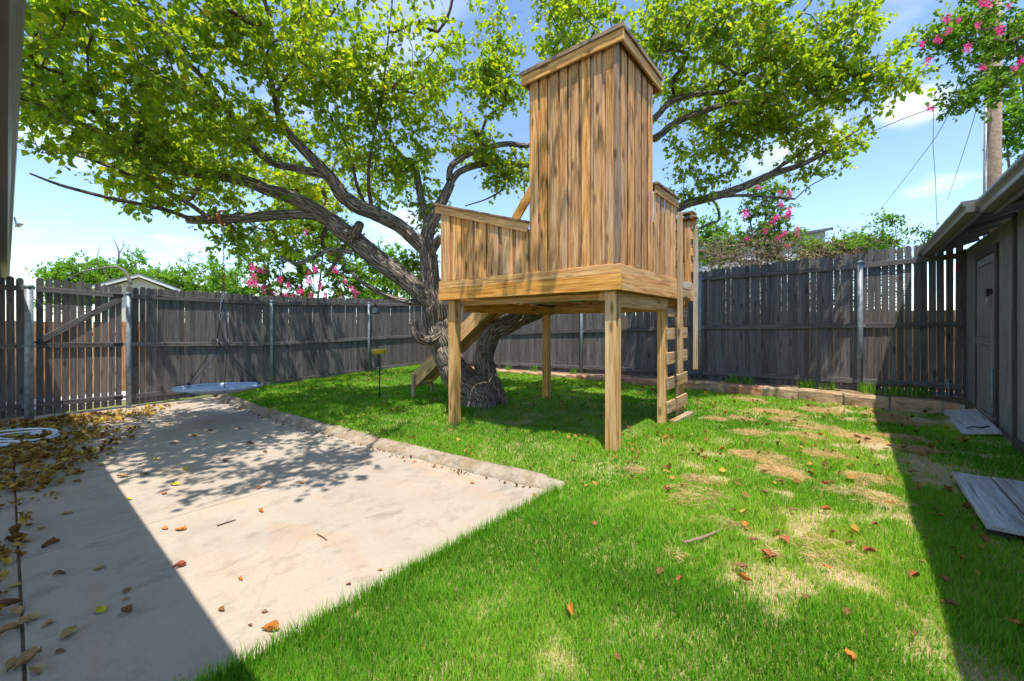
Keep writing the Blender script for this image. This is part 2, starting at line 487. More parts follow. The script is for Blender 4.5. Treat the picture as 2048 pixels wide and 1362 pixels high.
M_RUST = mat_plain('rusty chain', (0.30, 0.17, 0.08), 0.6, 0.6, 50, 0.5)
M_CHAIN = mat_plain('zinc chain', (0.55, 0.55, 0.55), 0.35, 0.85, 50, 0.2)
M_ORANGE = mat_plain('orange strap', (0.55, 0.16, 0.04), 0.8, 0, 40, 0.3)
M_YELLOW = mat_plain('yellow tray plastic', (0.80, 0.55, 0.06), 0.35, 0, 20, 0.1)
M_HOSE = mat_plain('white hose', (0.62, 0.66, 0.72), 0.4, 0, 20, 0.08)
M_GREENC = mat_plain('green cable', (0.03, 0.22, 0.09), 0.5, 0, 30, 0.3)
M_POLE = mat_plain('utility pole wood', (0.30, 0.22, 0.17), 0.9, 0, 14, 0.4, bump=0.6)
M_WIRE = mat_plain('wire', (0.12, 0.12, 0.13), 0.6, 0, 10, 0.1)
M_WHITEW = mat_plain('white siding', (0.72, 0.71, 0.70), 0.6, 0, 8, 0.05)
M_TANW = mat_plain('tan gable', (0.62, 0.54, 0.46), 0.7, 0, 8, 0.08)
M_GREYW = mat_plain('grey siding', (0.42, 0.45, 0.46), 0.7, 0, 3, 0.12)
M_GLASS = mat_plain('dark window glass', (0.06, 0.08, 0.10), 0.08, 0, 3, 0.2, bump=0)
M_PINK = mat_leaf('pink blossom', [(0.0, (0.62, 0.03, 0.20)), (0.5, (0.80, 0.07, 0.32)), (1.0, (0.88, 0.22, 0.48))], 0.35)
M_LEAF = mat_leaf('tree leaf', [(0.0, (0.035, 0.11, 0.008)), (0.35, (0.11, 0.25, 0.012)), (0.62, (0.28, 0.41, 0.02)), (0.88, (0.60, 0.50, 0.03)), (1.0, (0.66, 0.38, 0.03))], 0.6, 0.4, transcol=(0.68, 0.80, 0.025), gloss=0.06)
M_CRAPE = mat_leaf('crape myrtle leaf', [(0.0, (0.07, 0.17, 0.02)), (0.6, (0.19, 0.31, 0.035)), (1.0, (0.45, 0.36, 0.06))], 0.5)
M_FEATH = mat_leaf('far foliage', [(0.0, (0.09, 0.21, 0.02)), (0.6, (0.2, 0.36, 0.04)), (1.0, (0.34, 0.44, 0.07))], 0.5)
M_GRASS = mat_leaf('grass blade', [(0.0, (0.075, 0.22, 0.018)), (0.35, (0.18, 0.41, 0.03)), (0.62, (0.37, 0.51, 0.06)), (0.72, (0.42, 0.46, 0.07)), (0.82, (0.60, 0.47, 0.24)), (1.0, (0.72, 0.56, 0.37))], 0.42, 0.5)
M_BRUSH = mat_leaf('dry brush', [(0.0, (0.10, 0.07, 0.045)), (1.0, (0.33, 0.26, 0.18))], 0.1)
M_LITTER = mat_leaf('dead leaf', [(0.0, (0.11, 0.06, 0.025)), (0.4, (0.27, 0.15, 0.04)), (0.7, (0.42, 0.27, 0.06)), (0.9, (0.52, 0.42, 0.08)), (1.0, (0.38, 0.42, 0.06))], 0.15, 0.6)
M_BARK = mat_bark('tree bark', (0.43, 0.36, 0.30), (0.055, 0.042, 0.034), 1.35)
M_TWIG = mat_bark('young bark', (0.30, 0.21, 0.15), (0.12, 0.075, 0.05), 1.5)
M_BARK2 = mat_bark('pale bark', (0.42, 0.33, 0.26), (0.2, 0.14, 0.1), 1.2)

def mat_concrete(name, base=(0.415, 0.35, 0.285), moss=0.0):
    m, nt, b = newmat(name)
    tc = node(nt, 'ShaderNodeTexCoord'); v = tc.outputs['Object']
    n1 = noise(nt, v, 0.9, 6, 0.6, 0.4); n2 = noise(nt, v, 4.0, 6, 0.65); n3 = noise(nt, v, 160, 2, 0.6); n4 = noise(nt, v, 28, 4, 0.6)
    c = ramp(nt, n1, [(0.3, tuple(x * 0.86 for x in base)), (0.55, base), (0.72, (base[0]*1.08, base[1]*1.04, base[2]*0.98))])
    c = mixc(nt, math_(nt, 'MULTIPLY', ramp(nt, n2, [(0.5, (0,0,0)), (0.75, (1,1,1))]), 0.35), c, (0.34, 0.25, 0.17))
    c = mixc(nt, math_(nt, 'MULTIPLY', ramp(nt, n4, [(0.35, (1,1,1)), (0.6, (0,0,0))]), 0.22), c, (0.30, 0.27, 0.24))
    c = mixc(nt, math_(nt, 'MULTIPLY', ramp(nt, n3, [(0.3, (1,1,1)), (0.5, (0,0,0))]), 0.3), c, (0.22, 0.2, 0.18))
    # rust coloured water stains and dark scuffs
    mp = mapping(nt, v, (0.35, 1.3, 1)); s1 = noise(nt, mp.outputs[0], 1.6, 5, 0.6, 0.8)
    c = mixc(nt, math_(nt, 'MULTIPLY', ramp(nt, s1, [(0.56, (0,0,0)), (0.68, (1,1,1))]), 0.30), c, (0.42, 0.26, 0.15))
    mp2 = mapping(nt, v, (1.6, 1.0, 1)); s2 = noise(nt, mp2.outputs[0], 2.7, 7, 0.75, 0.3)
    c = mixc(nt, math_(nt, 'MULTIPLY', ramp(nt, s2, [(0.53, (0,0,0)), (0.68, (1,1,1))]), 0.5), c, (0.16, 0.14, 0.12))
    # hairline cracks and grit pits
    dn = node(nt, 'ShaderNodeVectorMath', operation='MULTIPLY_ADD'); cm = node(nt, 'ShaderNodeCombineXYZ')
    nt.links.new(n2, cm.inputs[0]); nt.links.new(n1, cm.inputs[1]); nt.links.new(cm.outputs[0], dn.inputs[0]); dn.inputs[1].default_value = (0.5, 0.5, 0); nt.links.new(v, dn.inputs[2])
    vo = node(nt, 'ShaderNodeTexVoronoi', feature='DISTANCE_TO_EDGE'); vo.inputs['Scale'].default_value = 0.42; nt.links.new(dn.outputs[0], vo.inputs['Vector'])
    cr = math_(nt, 'MULTIPLY', ramp(nt, vo.outputs['Distance'], [(0.0, (1,1,1)), (0.004, (0,0,0))]), ramp(nt, n1, [(0.45, (0,0,0)), (0.55, (1,1,1))]))
    c = mixc(nt, math_(nt, 'MULTIPLY', cr, 0.14), c, (0.12, 0.10, 0.08))
    pit = noise(nt, v, 70, 3, 0.7)
    c = mixc(nt, math_(nt, 'MULTIPLY', ramp(nt, pit, [(0.62, (0,0,0)), (0.70, (1,1,1))]), 0.5), c, (0.14, 0.115, 0.09))
    if moss:
        k1 = noise(nt, v, 5.0, 6, 0.7)
        c = mixc(nt, math_(nt, 'MULTIPLY', ramp(nt, k1, [(0.45, (0,0,0)), (0.6, (1,1,1))]), moss), c, (0.20, 0.13, 0.045))
        k2 = noise(nt, v, 11.0, 6, 0.7)
        c = mixc(nt, math_(nt, 'MULTIPLY', ramp(nt, k2, [(0.5, (0,0,0)), (0.66, (1,1,1))]), moss), c, (0.10, 0.09, 0.07))
    nt.links.new(c, b.inputs['Base Color']); b.inputs['Roughness'].default_value = 0.88
    b.inputs['Specular IOR Level'].default_value = 0.25
    bumpn(nt, math_(nt, 'ADD', n3, math_(nt, 'MULTIPLY', n4, 1.5)), b, 0.4, 0.006)
    return m
M_CONC = mat_concrete('patio concrete')
M_KERB = mat_concrete('kerb concrete', (0.37, 0.31, 0.24), 0.6)
def mat_soil(name, a, b_, c_, scale=3.0, dry=None):
    m, nt, b = newmat(name)
    tc = node(nt, 'ShaderNodeTexCoord'); v = tc.outputs['Object']
    n1 = noise(nt, v, scale, 6, 0.65); n2 = noise(nt, v, 90, 3, 0.6)
    c = ramp(nt, n1, [(0.32, a), (0.5, b_), (0.68, c_)])
    c = mixc(nt, math_(nt, 'MULTIPLY', ramp(nt, n2, [(0.35, (1,1,1)), (0.6, (0,0,0))]), 0.5), c, tuple(x * 0.45 for x in a))
    if dry:
        at = node(nt, 'ShaderNodeAttribute'); at.attribute_name = 'dry'
        c = mixc(nt, ramp(nt, at.outputs['Fac'], [(0.1, (0,0,0)), (0.75, (1,1,1))]), c, ramp(nt, n2, [(0.3, tuple(x * .55 for x in dry)), (0.6, dry)]))
    nt.links.new(c, b.inputs['Base Color']); b.inputs['Roughness'].default_value = 0.95; b.inputs['Specular IOR Level'].default_value = 0.1
    bumpn(nt, n2, b, 0.6, 0.01)
    return m
M_LAWN = mat_soil('lawn soil', (0.12, 0.19, 0.03), (0.20, 0.26, 0.05), (0.38, 0.32, 0.16), 1.6, dry=(0.46, 0.37, 0.22))
M_SOIL = mat_soil('bed soil', (0.15, 0.10, 0.06), (0.24, 0.16, 0.10), (0.33, 0.24, 0.16), 5)
M_FIELD = mat_soil('outer ground', (0.10, 0.15, 0.03), (0.16, 0.20, 0.05), (0.34, 0.30, 0.16), 0.5)
M_GRAVEL = mat_soil('pale gravel', (0.50, 0.48, 0.45), (0.62, 0.60, 0.57), (0.7, 0.68, 0.65), 9)
def mat_stone(name):
    m, nt, b = newmat(name)
    tc, oi, base, st = rand_coords(nt, (1, 1, 2.5))
    n1 = noise(nt, st, 6, 6, 0.65); n2 = noise(nt, base, 40, 4, 0.6)
    c1 = ramp(nt, n1, [(0.3, (0.20, 0.13, 0.08)), (0.5, (0.42, 0.28, 0.16)), (0.7, (0.52, 0.40, 0.26))])
    c2 = ramp(nt, n1, [(0.3, (0.20, 0.10, 0.06)), (0.5, (0.45, 0.21, 0.12)), (0.7, (0.48, 0.30, 0.2))])
    c = mixc(nt, ramp(nt, oi.outputs['Random'], [(0.55, (0,0,0)), (0.7, (1,1,1))]), c1, c2)
    nt.links.new(c, b.inputs['Base Color']); b.inputs['Roughness'].default_value = 0.9
    bumpn(nt, math_(nt, 'ADD', n1, math_(nt, 'MULTIPLY', n2, 0.4)), b, 0.8, 0.02)
    return m
M_STONE = mat_stone('edging stone')
M_MORTAR = mat_plain('mortar', (0.36, 0.33, 0.29), 0.95, 0, 40, 0.25, bump=0.4)

# ------------------------------------------------------------------ the lie of the land
KM = [-10.9, -8.5, -6.3, -4.6, -3.2, -2.45, -2.05]      # the kerb's foot: n at these m
KN = [2.95, 2.88, 3.00, 3.09, 3.22, 3.33, 3.42]
def nk(m): return np.interp(m, KM, KN)
PE = -2.2                                                # the patio's right edge
SHED_W = 1.42
def bedz(m): return np.interp(m, [-12, -6, -2.7, 0, 1.5], [0.2, 0.30, 0.40, 0.42, 0.42])
def lawnz(m, n):
    m = np.asarray(m, float); n = np.asarray(n, float)
    left = 0.10 + 0.024 * np.clip(n - 3.35, -0.4, 9)
    d = np.maximum(m - PE, n - 3.35)
    right = 0.015 + 0.185 * smooth(-0.05, 1.0, d) + 0.010 * np.clip(n - 4.3, 0, 6) + 0.05 * smooth(0.4, 1.4, m) * smooth(4, 8, n)
    w = smooth(-4.2, -2.2, m)
    z = left * (1 - w) + right * w
    return z + 0.03 * (fbm(m * 0.9, n * 0.9, 1) - 0.5) * smooth(0.05, 0.6, np.maximum(d, n - 3.3))
def dry_map(m, n):
    """how straw-coloured the turf is: worn patches to the right, thatch under the eave line"""
    X = CS * m + SN * n; Y = -SN * m + CS * n
    f = fbm(m * 1.3 + 5, n * 1.3, 2, 4)
    g_ = fbm(m * 4.1, n * 4.1 + 9, 5, 3)
    zone = smooth(-1.9, -0.3, m) * (0.45 + 0.55 * smooth(1.0, 5.0, Y))
    return np.clip((f - 0.51) * 1.1 * zone + (g_ - 0.53) * 3.4 * (0.3 + zone) + 0.05, 0, 1)
def edge_n(m): return 9.42 - 0.025 * (np.asarray(m) + 8) - 0.25 * smooth(-1, 1.2, m)      # the stone edging's front

# outer ground
g = MB(); S = 900
g.add([(-S,-S,-0.06),(S,-S,-0.06),(S,S,-0.06),(-S,S,-0.06)], [(0,1,2,3)])
tag(g.build('ground', M_FIELD), 'dry grass ground beyond the fences', None, None, 'structure')
# pale strip of gravel beyond the left fence
g = MB().add([(-14.3,-6,-0.045),(-12.4,-6,-0.045),(-12.9,14,-0.045),(-14.3,14,-0.045)], [(0,1,2,3)])
tag(g.build('gravel_path', M_GRAVEL), 'pale gravel strip beyond the left fence', None, None, 'structure')

# patio: concrete slabs with open joints
patio = thing('patio', (-6, 1.5, 0), 'pale concrete patio slabs', None, None, 'structure')
sub = MB().add([(-11.4,-6.05,-0.02),(PE-0.01,-6.05,-0.02),(PE-0.01,3.55,-0.02),(-11.4,3.3,-0.02)], [(0,1,2,3)])
sub.build('joint_bed', M_SOIL, patio)
def slab(m0, m1, nlo, curved):
    k = 8; ms = np.linspace(m0, m1, k)
    top = [(m, float(nk(m)) + 0.03 if curved else curved_n, 0.0) for m in ms]
    bot = [(m0, nlo, 0.0), (m1, nlo, 0.0)]
    ring = bot + [top[i] for i in reversed(range(k))]
    n = len(ring)
    c = 0.006
    v = [(x, y, -0.05) for x, y, z in ring]
    cx = sum(p[0] for p in ring)/n; cy = sum(p[1] for p in ring)/n
    v += [(x, y, -c) for x, y, z in ring]
    v += [(x + c*np.sign(cx-x), y + c*np.sign(cy-y), 0.0) for x, y, z in ring]
    f = [tuple(2*n + i for i in range(n))]
    for a in (0, n):
        f += [(a+i, a+(i+1)%n, a+n+(i+1)%n, a+n+i) for i in range(n)]
    s = MB(); s.add(v, f); return s
g_ = 0.016
for a, b_ in ((-4.42, PE), (-6.65, -4.42), (-8.9, -6.65), (-11.3, -8.9)):
    slab(a + g_/2, b_ - g_/2, 0.06, True).build('slab', M_CONC, patio)
for a, b_ in ((-4.42, PE), (-6.65, -4.42), (-8.9, -6.65), (-11.0, -8.9)):
    s = MB(); s.box((a + g_/2, -6.0, -0.06), (b_ - g_/2, 0.045, -0.012)); s.build('slab', M_CONC, patio)  # extended unseen behind the standpoint so sunlit concrete bounces light under the eave

# kerb: rolled concrete lip round the lawn
def kerb_section(m):
    return [(0.0, -0.04), (0.0, 0.008), (0.045, 0.034), (0.09, 0.066), (0.125, 0.083), (0.165, 0.088), (0.20, 0.082), (0.21, -0.04)]
kp = [(m, float(nk(m))) for m in np.linspace(-11.0, -2.35, 220)]
end = [(-2.22, 3.40), (-2.12, 3.47), (-2.05, 3.58)]
kp += end
V = []; 
for i, (m, n) in enumerate(kp):
    a = kp[max(0, i-1)]; b2 = kp[min(len(kp)-1, i+1)]
    t = Vector((b2[0]-a[0], b2[1]-a[1])).normalized(); nr = Vector((-t.y, t.x))
    drop = 1.0 if i < len(kp) - 5 else (len(kp) - i) / 6
    wob = 0.012 * (fbm(m * 2.5, 1.0, 4) - 0.5) * 2
    hz = 0.94 + 0.12 * fbm(m * 1.3, 7.0, 3)
    for q_, (o, z) in enumerate(kerb_section(m)):
        chip = 0.016 * (fbm(m * 6.0 + 3 * q_, q_ * 1.7, 5, 3) - 0.5)
        V.append((m + nr.x * (o + wob + chip), n + nr.y * (o + wob + chip), z * (drop * hz if z > 0 else 1) + (chip * .8 if z > .02 else 0)))
k = 8; F = [(i*k+j, (i+1)*k+j, (i+1)*k+j+1, i*k+j+1) for i in range(len(kp)-1) for j in range(k-1)]
F += [tuple(reversed(range(k))), tuple((len(kp)-1)*k + j for j in range(k))]
F = [tuple(reversed(q)) for q in F]
me = mesh('kerb', V, F, True)
tag(link('kerb', me, None, None, M_KERB), 'rounded concrete kerb between patio and lawn', None, None, 'structure')

# lawn sheet
def sheet(m0, m1, nm, n0f, n1f, nn, zf):
    ms = np.linspace(m0, m1, nm); V = []; F = []
    for m in ms:
        a, b_ = float(n0f(m)), float(n1f(m))
        for t in np.linspace(0, 1, nn):
            n = a + (b_ - a) * t; V.append((m, n, float(zf(m, n))))
    for i in range(nm - 1):
        for j in range(nn - 1):
            F.append((i*nn+j, (i+1)*nn+j, (i+1)*nn+j+1, i*nn+j+1))
    return V, F
lm = MB()
v, f = sheet(-12.2, PE, 90, lambda m: nk(m) + 0.17, lambda m: edge_n(m) + 0.05, 60, lambda m, n: lawnz(m, n) - 0.012); lm.add(v, f)
v, f = sheet(PE, 1.6, 60, lambda m: -3.0, lambda m: edge_n(m) + 0.05, 110, lambda m, n: lawnz(m, n) - 0.012); lm.add(v, f)
lawn = lm.build('lawn', M_LAWN, smoothf=True)
LV_ = np.array(lm.v)
_at = lawn.data.attributes.new('dry', 'FLOAT', 'POINT'); _at.data.foreach_set('value', dry_map(LV_[:, 0], LV_[:, 1]).astype(np.float32))
tag(lawn, 'sloping lawn of soil under the grass', None, None, 'structure')
# planting bed along the back fence
bm_ = MB(); v, f = sheet(-12.3, 1.6, 60, lambda m: edge_n(m) + 0.06, lambda m: 10.9, 10, lambda m, n: bedz(m) + 0.03 * (fbm(m*2, n*2, 5) - .5)); bm_.add(v, f)
tag(bm_.build('planting_bed', M_SOIL, smoothf=True), 'narrow strip of bare earth along the back fence', None, None, 'structure')

# stone edging
edg = thing('stone_edging', (-4, 9.5, 0.2), 'low edging of brown sandstone blocks in front of the back fence', 'edging')
mm = -11.9; mort = MB(); prev = None
while mm < 1.15:
    ln = random.uniform(0.34, 0.72); m1 = min(mm + ln, 1.25)
    mid = (mm + m1) / 2; n0 = float(edge_n(mid)); zt = float(bedz(mid)) + 0.03 + random.uniform(-0.012, 0.014); zb = float(lawnz(mid, n0 - .05)) - 0.06
    ang = math.atan2(float(edge_n(m1)) - float(edge_n(mm)), m1 - mm)
    L2 = (m1 - mm) / 2 - 0.012; h = zt - zb; dp = 0.17
    vs = []; nx = 5
    rr = np.random.default_rng(int(mm * 1000) % 9999)
    for i in range(nx):
        x = -L2 + 2 * L2 * i / (nx - 1); e = 0.02 if i in (0, nx - 1) else 0
        j = rr.uniform(-.010, .010, 4)
        vs += [(x, -dp/2 + e + j[0], -h/2), (x, -dp/2 + e + j[1], h/2 - 0.03 - e), (x, -dp/2 + 0.035 + j[2], h/2 + j[3]*.6), (x, dp/2, h/2 + j[3]*.6), (x, dp/2, -h/2)]
    fs = [(i*5+q, (i+1)*5+q, (i+1)*5+(q+1) % 5, i*5+(q+1) % 5) for i in range(nx-1) for q in range(5)]
    fs += [tuple(reversed(range(5))), tuple((nx-1)*5+q for q in range(5))]
    fs = [tuple(reversed(q)) for q in fs]
    me = mesh('stone', vs, fs)
    link('stone', me, Matrix.Translation((mid, n0 + dp/2 + random.uniform(-.01, .01), (zt+zb)/2)) @ Matrix.Rotation(ang, 4, 'Z'), edg, M_STONE)
    mort.box((m1 - 0.03, n0 + 0.03, zb), (m1 + 0.03, n0 + 0.15, zt - 0.012))
    mm = m1
mort.build('mortar', M_MORTAR, edg)

# ------------------------------------------------------------------ fences
def picket_mesh(H, W, T=0.017):
    """length along local X from 0 to H, rounded head"""
    key = ('picket', round(H, 2), round(W, 4))
    if key in _bm: return _bm[key]
    r = W / 2; a = 0.05
    prof = [(0, -r), (H - a, -r), (H - a*0.55, -r*0.93), (H - a*0.2, -r*0.62), (H, 0), (H - a*0.2, r*0.62), (H - a*0.55, r*0.93), (H - a, r), (0, r)]
    n = len(prof)
    v = [(x, y, -T/2) for x, y in prof] + [(x, y, T/2) for x, y in prof]
    f = [tuple(reversed(range(n))), tuple(range(n, 2*n))] + [(i, (i+1) % n, n + (i+1) % n, n + i) for i in range(n)]
    me = mesh('picket', v, f); me.materials.append(M_FENCE)
    _bm[key] = me
    return me
def place_picket(p, dirv, nrm, H, W, parent, tilt=0.0):
    x = Vector((0, 0, 1)) + Vector(dirv) * tilt; x.normalize()
    z = Vector(nrm); y = z.cross(x)
    M = Matrix.Translation(p) @ Matrix((x, y, z)).transposed().to_4x4()
    link('picket', picket_mesh(round(H / 0.02) * 0.02, W), M, parent)
WID = (0.083, 0.086, 0.089)
def pickets(parent, A, B, inward, zb, zt, gapf=0.007, pitch=0.0935, skip=None, seed=0):
    """a run of pickets from A to B on the outer side of the rails"""
    R = random.Random(seed)
    A, B = Vector((*A, 0)), Vector((*B, 0)); d = B - A; Ln = d.length; d.normalize()
    n = int(Ln / pitch)
    for i in range(n):
        s = (i + 0.5) * Ln / n
        p = A + d * s - Vector(inward) * (0.030 + R.uniform(-0.002, 0.002))
        t = s / Ln
        b = zb(p.x, p.y); top = zt(p.x, p.y) + R.uniform(-0.012, 0.012)
        p.z = b + R.uniform(0, 0.02)
        w = R.choice(WID) - (gapf - 0.007)
        place_picket(p, d, inward, top - p.z, round(w, 3), parent, R.uniform(-0.006, 0.006))
LF = [(-10.88, -0.10), (-10.90, 0.23), (-11.05, 1.51), (-11.36, 4.22), (-11.69, 7.14), (-12.04, 10.14)]
lz_n = [-0.5, 0.23, 1.51, 4.22, 7.14, 10.14]
lt = lambda x, y: pl(y, lz_n, [2.42, 2.43, 2.39, 2.38, 2.47, 2.58])
lb = lambda x, y: pl(y, lz_n, [0.03, 0.03, 0.03, 0.07, 0.14, 0.18])
lrail = [lambda y: pl(y, lz_n, [2.25, 2.25, 2.20, 2.19, 2.29, 2.40]), lambda y: pl(y, lz_n, [1.27, 1.27, 1.25, 1.16, 1.22, 1.30]), lambda y: pl(y, lz_n, [0.24, 0.24, 0.22, 0.17, 0.25, 0.30])]
dL = Vector((LF[5][0]-LF[1][0], LF[5][1]-LF[1][1], 0)).normalized(); inL = Vector((dL.y, -dL.x, 0))
def steel_post(x, y, z0, z1, r, inward, parent):
    c = Vector((x, y, 0)) + Vector(inward) * (0.0215 + r)
    mb = MB(); n = 14
    mb.tube([(c.x, c.y, z0), (c.x, c.y, (z0+z1)/2), (c.x, c.y, z1)], r, n)
    mb.tube([(c.x, c.y, z1 - 0.035), (c.x, c.y, z1 + 0.005), (c.x, c.y, z1 + 0.022)], [r*1.12, r*1.12, r*0.7], n)
    o = mb.build('post', M_STEEL, parent, True)
    return c
def brackets(c, r, zs, inward, along, parent):
    for z in zs:
        mb = MB()
        a = Vector(along)
        mb.bar(Vector((c.x, c.y, z)) - a * 0.075 - Vector(inward)*r*0.6, Vector((c.x, c.y, z)) + a * 0.075 - Vector(inward)*r*0.6, 0.006, 0.045)
        mb.build('post_bracket', M_STEEL, parent)
def rails(parent, A, B, inward, zfun, n=3):
    for zf in zfun[:n]:
        a = Vector((*A, zf(A[1]))) ; b = Vector((*B, zf(B[1])))
        board('rail', a, b, 0.089, 0.038, inward, M_FENCE, parent)

fl = thing('left_fence', (-11.5, 5.8, 0.05), 'dark stained picket fence along the left side behind the hanging saucer swing', 'fence')
fl.name = 'picket_fence'
pickets(fl, LF[2], LF[5], inL, lb, lt, 0.002, seed=1)
for i in (2, 3, 4):
    a, b = LF[i], LF[i+1]
    rails(fl, (a[0] + dL.x*0.01, a[1] + dL.y*0.01), (b[0] - dL.x*0.01, b[1] - dL.y*0.01), inL, lrail)
for i, r in ((2, 0.042), (3, 0.036), (4, 0.036)):
    x, y = LF[i]
    c = steel_post(x, y, lb(x, y) - 0.05, lrail[0](y) + 0.05, r, inL, fl)
    brackets(c, r, [f(y) for f in lrail], inL, dL, fl)

# gate with its brace
gt = thing('gate', (-10.97, 0.87, 0.05), 'dark stained picket gate with diagonal brace between two steel posts', 'gate')
A, B = (LF[1][0] + dL.x*0.09, LF[1][1] + 0.09), (LF[2][0] - dL.x*0.07, LF[2][1] - 0.07)
pickets(gt, A, B, inL, lambda x, y: 0.05, lambda x, y: lt(x, y) + 0.01, 0.006, 0.0985, seed=2)
rails(gt, A, B, inL, lrail)
ax = Vector((*A, lrail[1](A[1]) + 0.07)) + inL * 0.002; bx_ = Vector((*B, lrail[0](B[1]) - 0.07)) + inL * 0.002
board('brace', ax + dL * 0.03, bx_ - dL * 0.03, 0.105, 0.034, inL, M_FENCE, gt)
for zf in lrail:
    mb = MB(); p = Vector((*B, zf(B[1]))) + inL * 0.024
    mb.bar(p - dL * 0.14, p + dL * 0.06, 0.006, 0.05); mb.build('hinge', M_IRON, gt)
mb = MB(); p = Vector((*A, 1.33)) + inL * 0.03
mb.bar(p - dL*0.05, p + dL*0.12, 0.02, 0.03); mb.bar(p + dL*0.04 + Vector((0,0,-.04)), p + dL*0.04 + Vector((0,0,.06)), 0.03, 0.025); mb.build('latch', M_IRON, gt)

# short run beyond the gate, by the house
fs_ = thing('picket_fence', (-10.87, -0.5, 0.05), 'short run of dark picket fence under the house gutter at the far left', 'fence')
PA, PB = (-10.84, -1.2), (LF[1][0], LF[1][1] - 0.03)
pickets(fs_, PA, PB, inL, lambda x, y: 0.05, lambda x, y: lt(x, y), 0.006, 0.0985, seed=3)
rails(fs_, PA, PB, inL, lrail)
c = steel_post(LF[1][0], LF[1][1], -0.02, 2.29, 0.056, inL, fs_)
brackets(c, 0.05, [f(0) for f in lrail], inL, dL, fs_)

# back fence
BF = [(-12.04, 10.14), (-8.75, 10.10), (-5.75, 10.06), (-2.67, 10.01), (0.10, 9.98), (1.40, 9.97)]
bx = [-12.1, -8.75, -5.75, -2.67, 0.10, 1.45]
bt = lambda x, y=0: pl(x, bx, [2.58, 2.66, 2.76, 2.87, 2.97, 2.93]) + (0.05 if x > 0.15 else 0)
bb = lambda x, y=0: pl(x, bx, [0.2, 0.27, 0.31, 0.40, 0.41, 0.42])
brl = [lambda x: pl(x, bx, [2.40, 2.47, 2.57, 2.68, 2.71, 2.77]), lambda x: pl(x, bx, [1.30, 1.38, 1.47, 1.58, 1.615, 1.64]), lambda x: pl(x, bx, [0.34, 0.41, 0.47, 0.555, 0.595, 0.61])]
fb = thing('picket_fence', (-5.3, 10.05, 0.3), 'long dark stained picket fence across the back of the yard', 'fence')
inB = Vector((0, -1, 0)); dB = Vector((1, 0, 0))
pickets(fb, BF[0], BF[4], inB, bb, bt, 0.002, seed=4)
pickets(fb, BF[4], BF[5], inB, bb, bt, 0.004, 0.0975, seed=5)
for i in range(5):
    a, b = BF[i], BF[i+1]
    for zf in brl:
        board('rail', Vector((a[0] + .006, a[1], zf(a[0]))), Vector((b[0] - .006, b[1], zf(b[0]))), 0.092, 0.038, inB, M_FENCE, fb)
for i in (1, 2, 3, 4):
    x, y = BF[i]
    r = 0.038 if i < 4 else 0.045
    c = steel_post(x, y, bb(x) - 0.1, brl[0](x) + 0.07, r, inB, fb)
    brackets(c, r, [f(x) for f in brl], inB, dB, fb)
# neighbour's cedar fence seen through the gaps on the left
fc = thing('cedar_fence', (-14.6, 3, -0.05), 'low orange cedar fence glimpsed through gaps of the left gate', 'fence')
for i in range(46):
    y = -6 + i * 0.42
    board('plank', (-14.6, y, -0.06), (-14.6, y, 1.72 + random.uniform(-.01, .01)), 0.405, 0.02, (1, 0, 0), M_CEDAR, fc)
for z in (0.4, 1.4): board('rail', (-14.64, -6.2, z), (-14.64, 13.1, z), 0.09, 0.04, (1, 0, 0), M_CEDAR, fc)
# tan fence of the neighbour behind, seen through the gaps of the back fence
fd2 = thing('cedar_fence', (1.5, 14.2, -0.05), 'tan wooden fence glimpsed through the gaps of the back fence', 'fence')
for i in range(40):
    x = -8 + i * 0.42
    board('plank', (x, 14.2, -0.06), (x, 14.2, 2.0 + random.uniform(-.01, .01)), 0.405, 0.02, (0, -1, 0), M_CEDAR, fd2)
for z in (0.4, 1.6): board('rail', (-8.2, 14.24, z), (8.6, 14.24, z), 0.09, 0.04, (0, 1, 0), M_CEDAR, fd2)
# steel stake by the shed
mb = MB(); p = GR(1897, 795, 0.42)
mb.tube([(p.x, p.y, 0.36), (p.x + .004, p.y, 0.5), (p.x - .006, p.y, 0.70)], 0.017, 10); mb.tube([(p.x - .006, p.y, 0.70), (p.x - .006, p.y, 0.725)], 0.023, 10)
tag(mb.build('steel_stake', M_STEEL, smoothf=True), 'short grey steel stake in the bed near the shed corner', 'stake')

# ------------------------------------------------------------------ playhouse on posts
PL0, PL1, PN0, PN1 = -4.9, -2.0, 4.25, 6.95          # platform extents
TW0, TN1, TZ = -3.18, 5.26, 4.74                      # tower
BZ0, BZ1, BZ2 = 2.0, 2.175, 2.29                      # band boards
ph = thing('playhouse', (-3.45, 5.6, 0.15), 'golden wooden playhouse tower on posts beside the big tree', 'playhouse')
FRONT, RIGHT = Vector((0, -1, 0)), Vector((1, 0, 0))
UPV = Vector((0, 0, 1))
def vpost(name, x, y, z0, z1, w, mat=M_POST, d=None):
    return board(name, (x, y, z0), (x, y, z1), w, d or w, (0, -1, 0), mat, ph)
# legs
vpost('leg', -2.10, 4.36, 0.12, 1.998, 0.135)
vpost('leg', -4.72, 4.36, 0.04, 1.998, 0.135)
vpost('leg', -2.11, 5.97, 0.12, 1.998, 0.115)
vpost('leg', -2.11, 6.74, 0.12, 2.6, 0.10)
vpost('leg', -4.70, 6.80, 0.10, 1.83, 0.125)
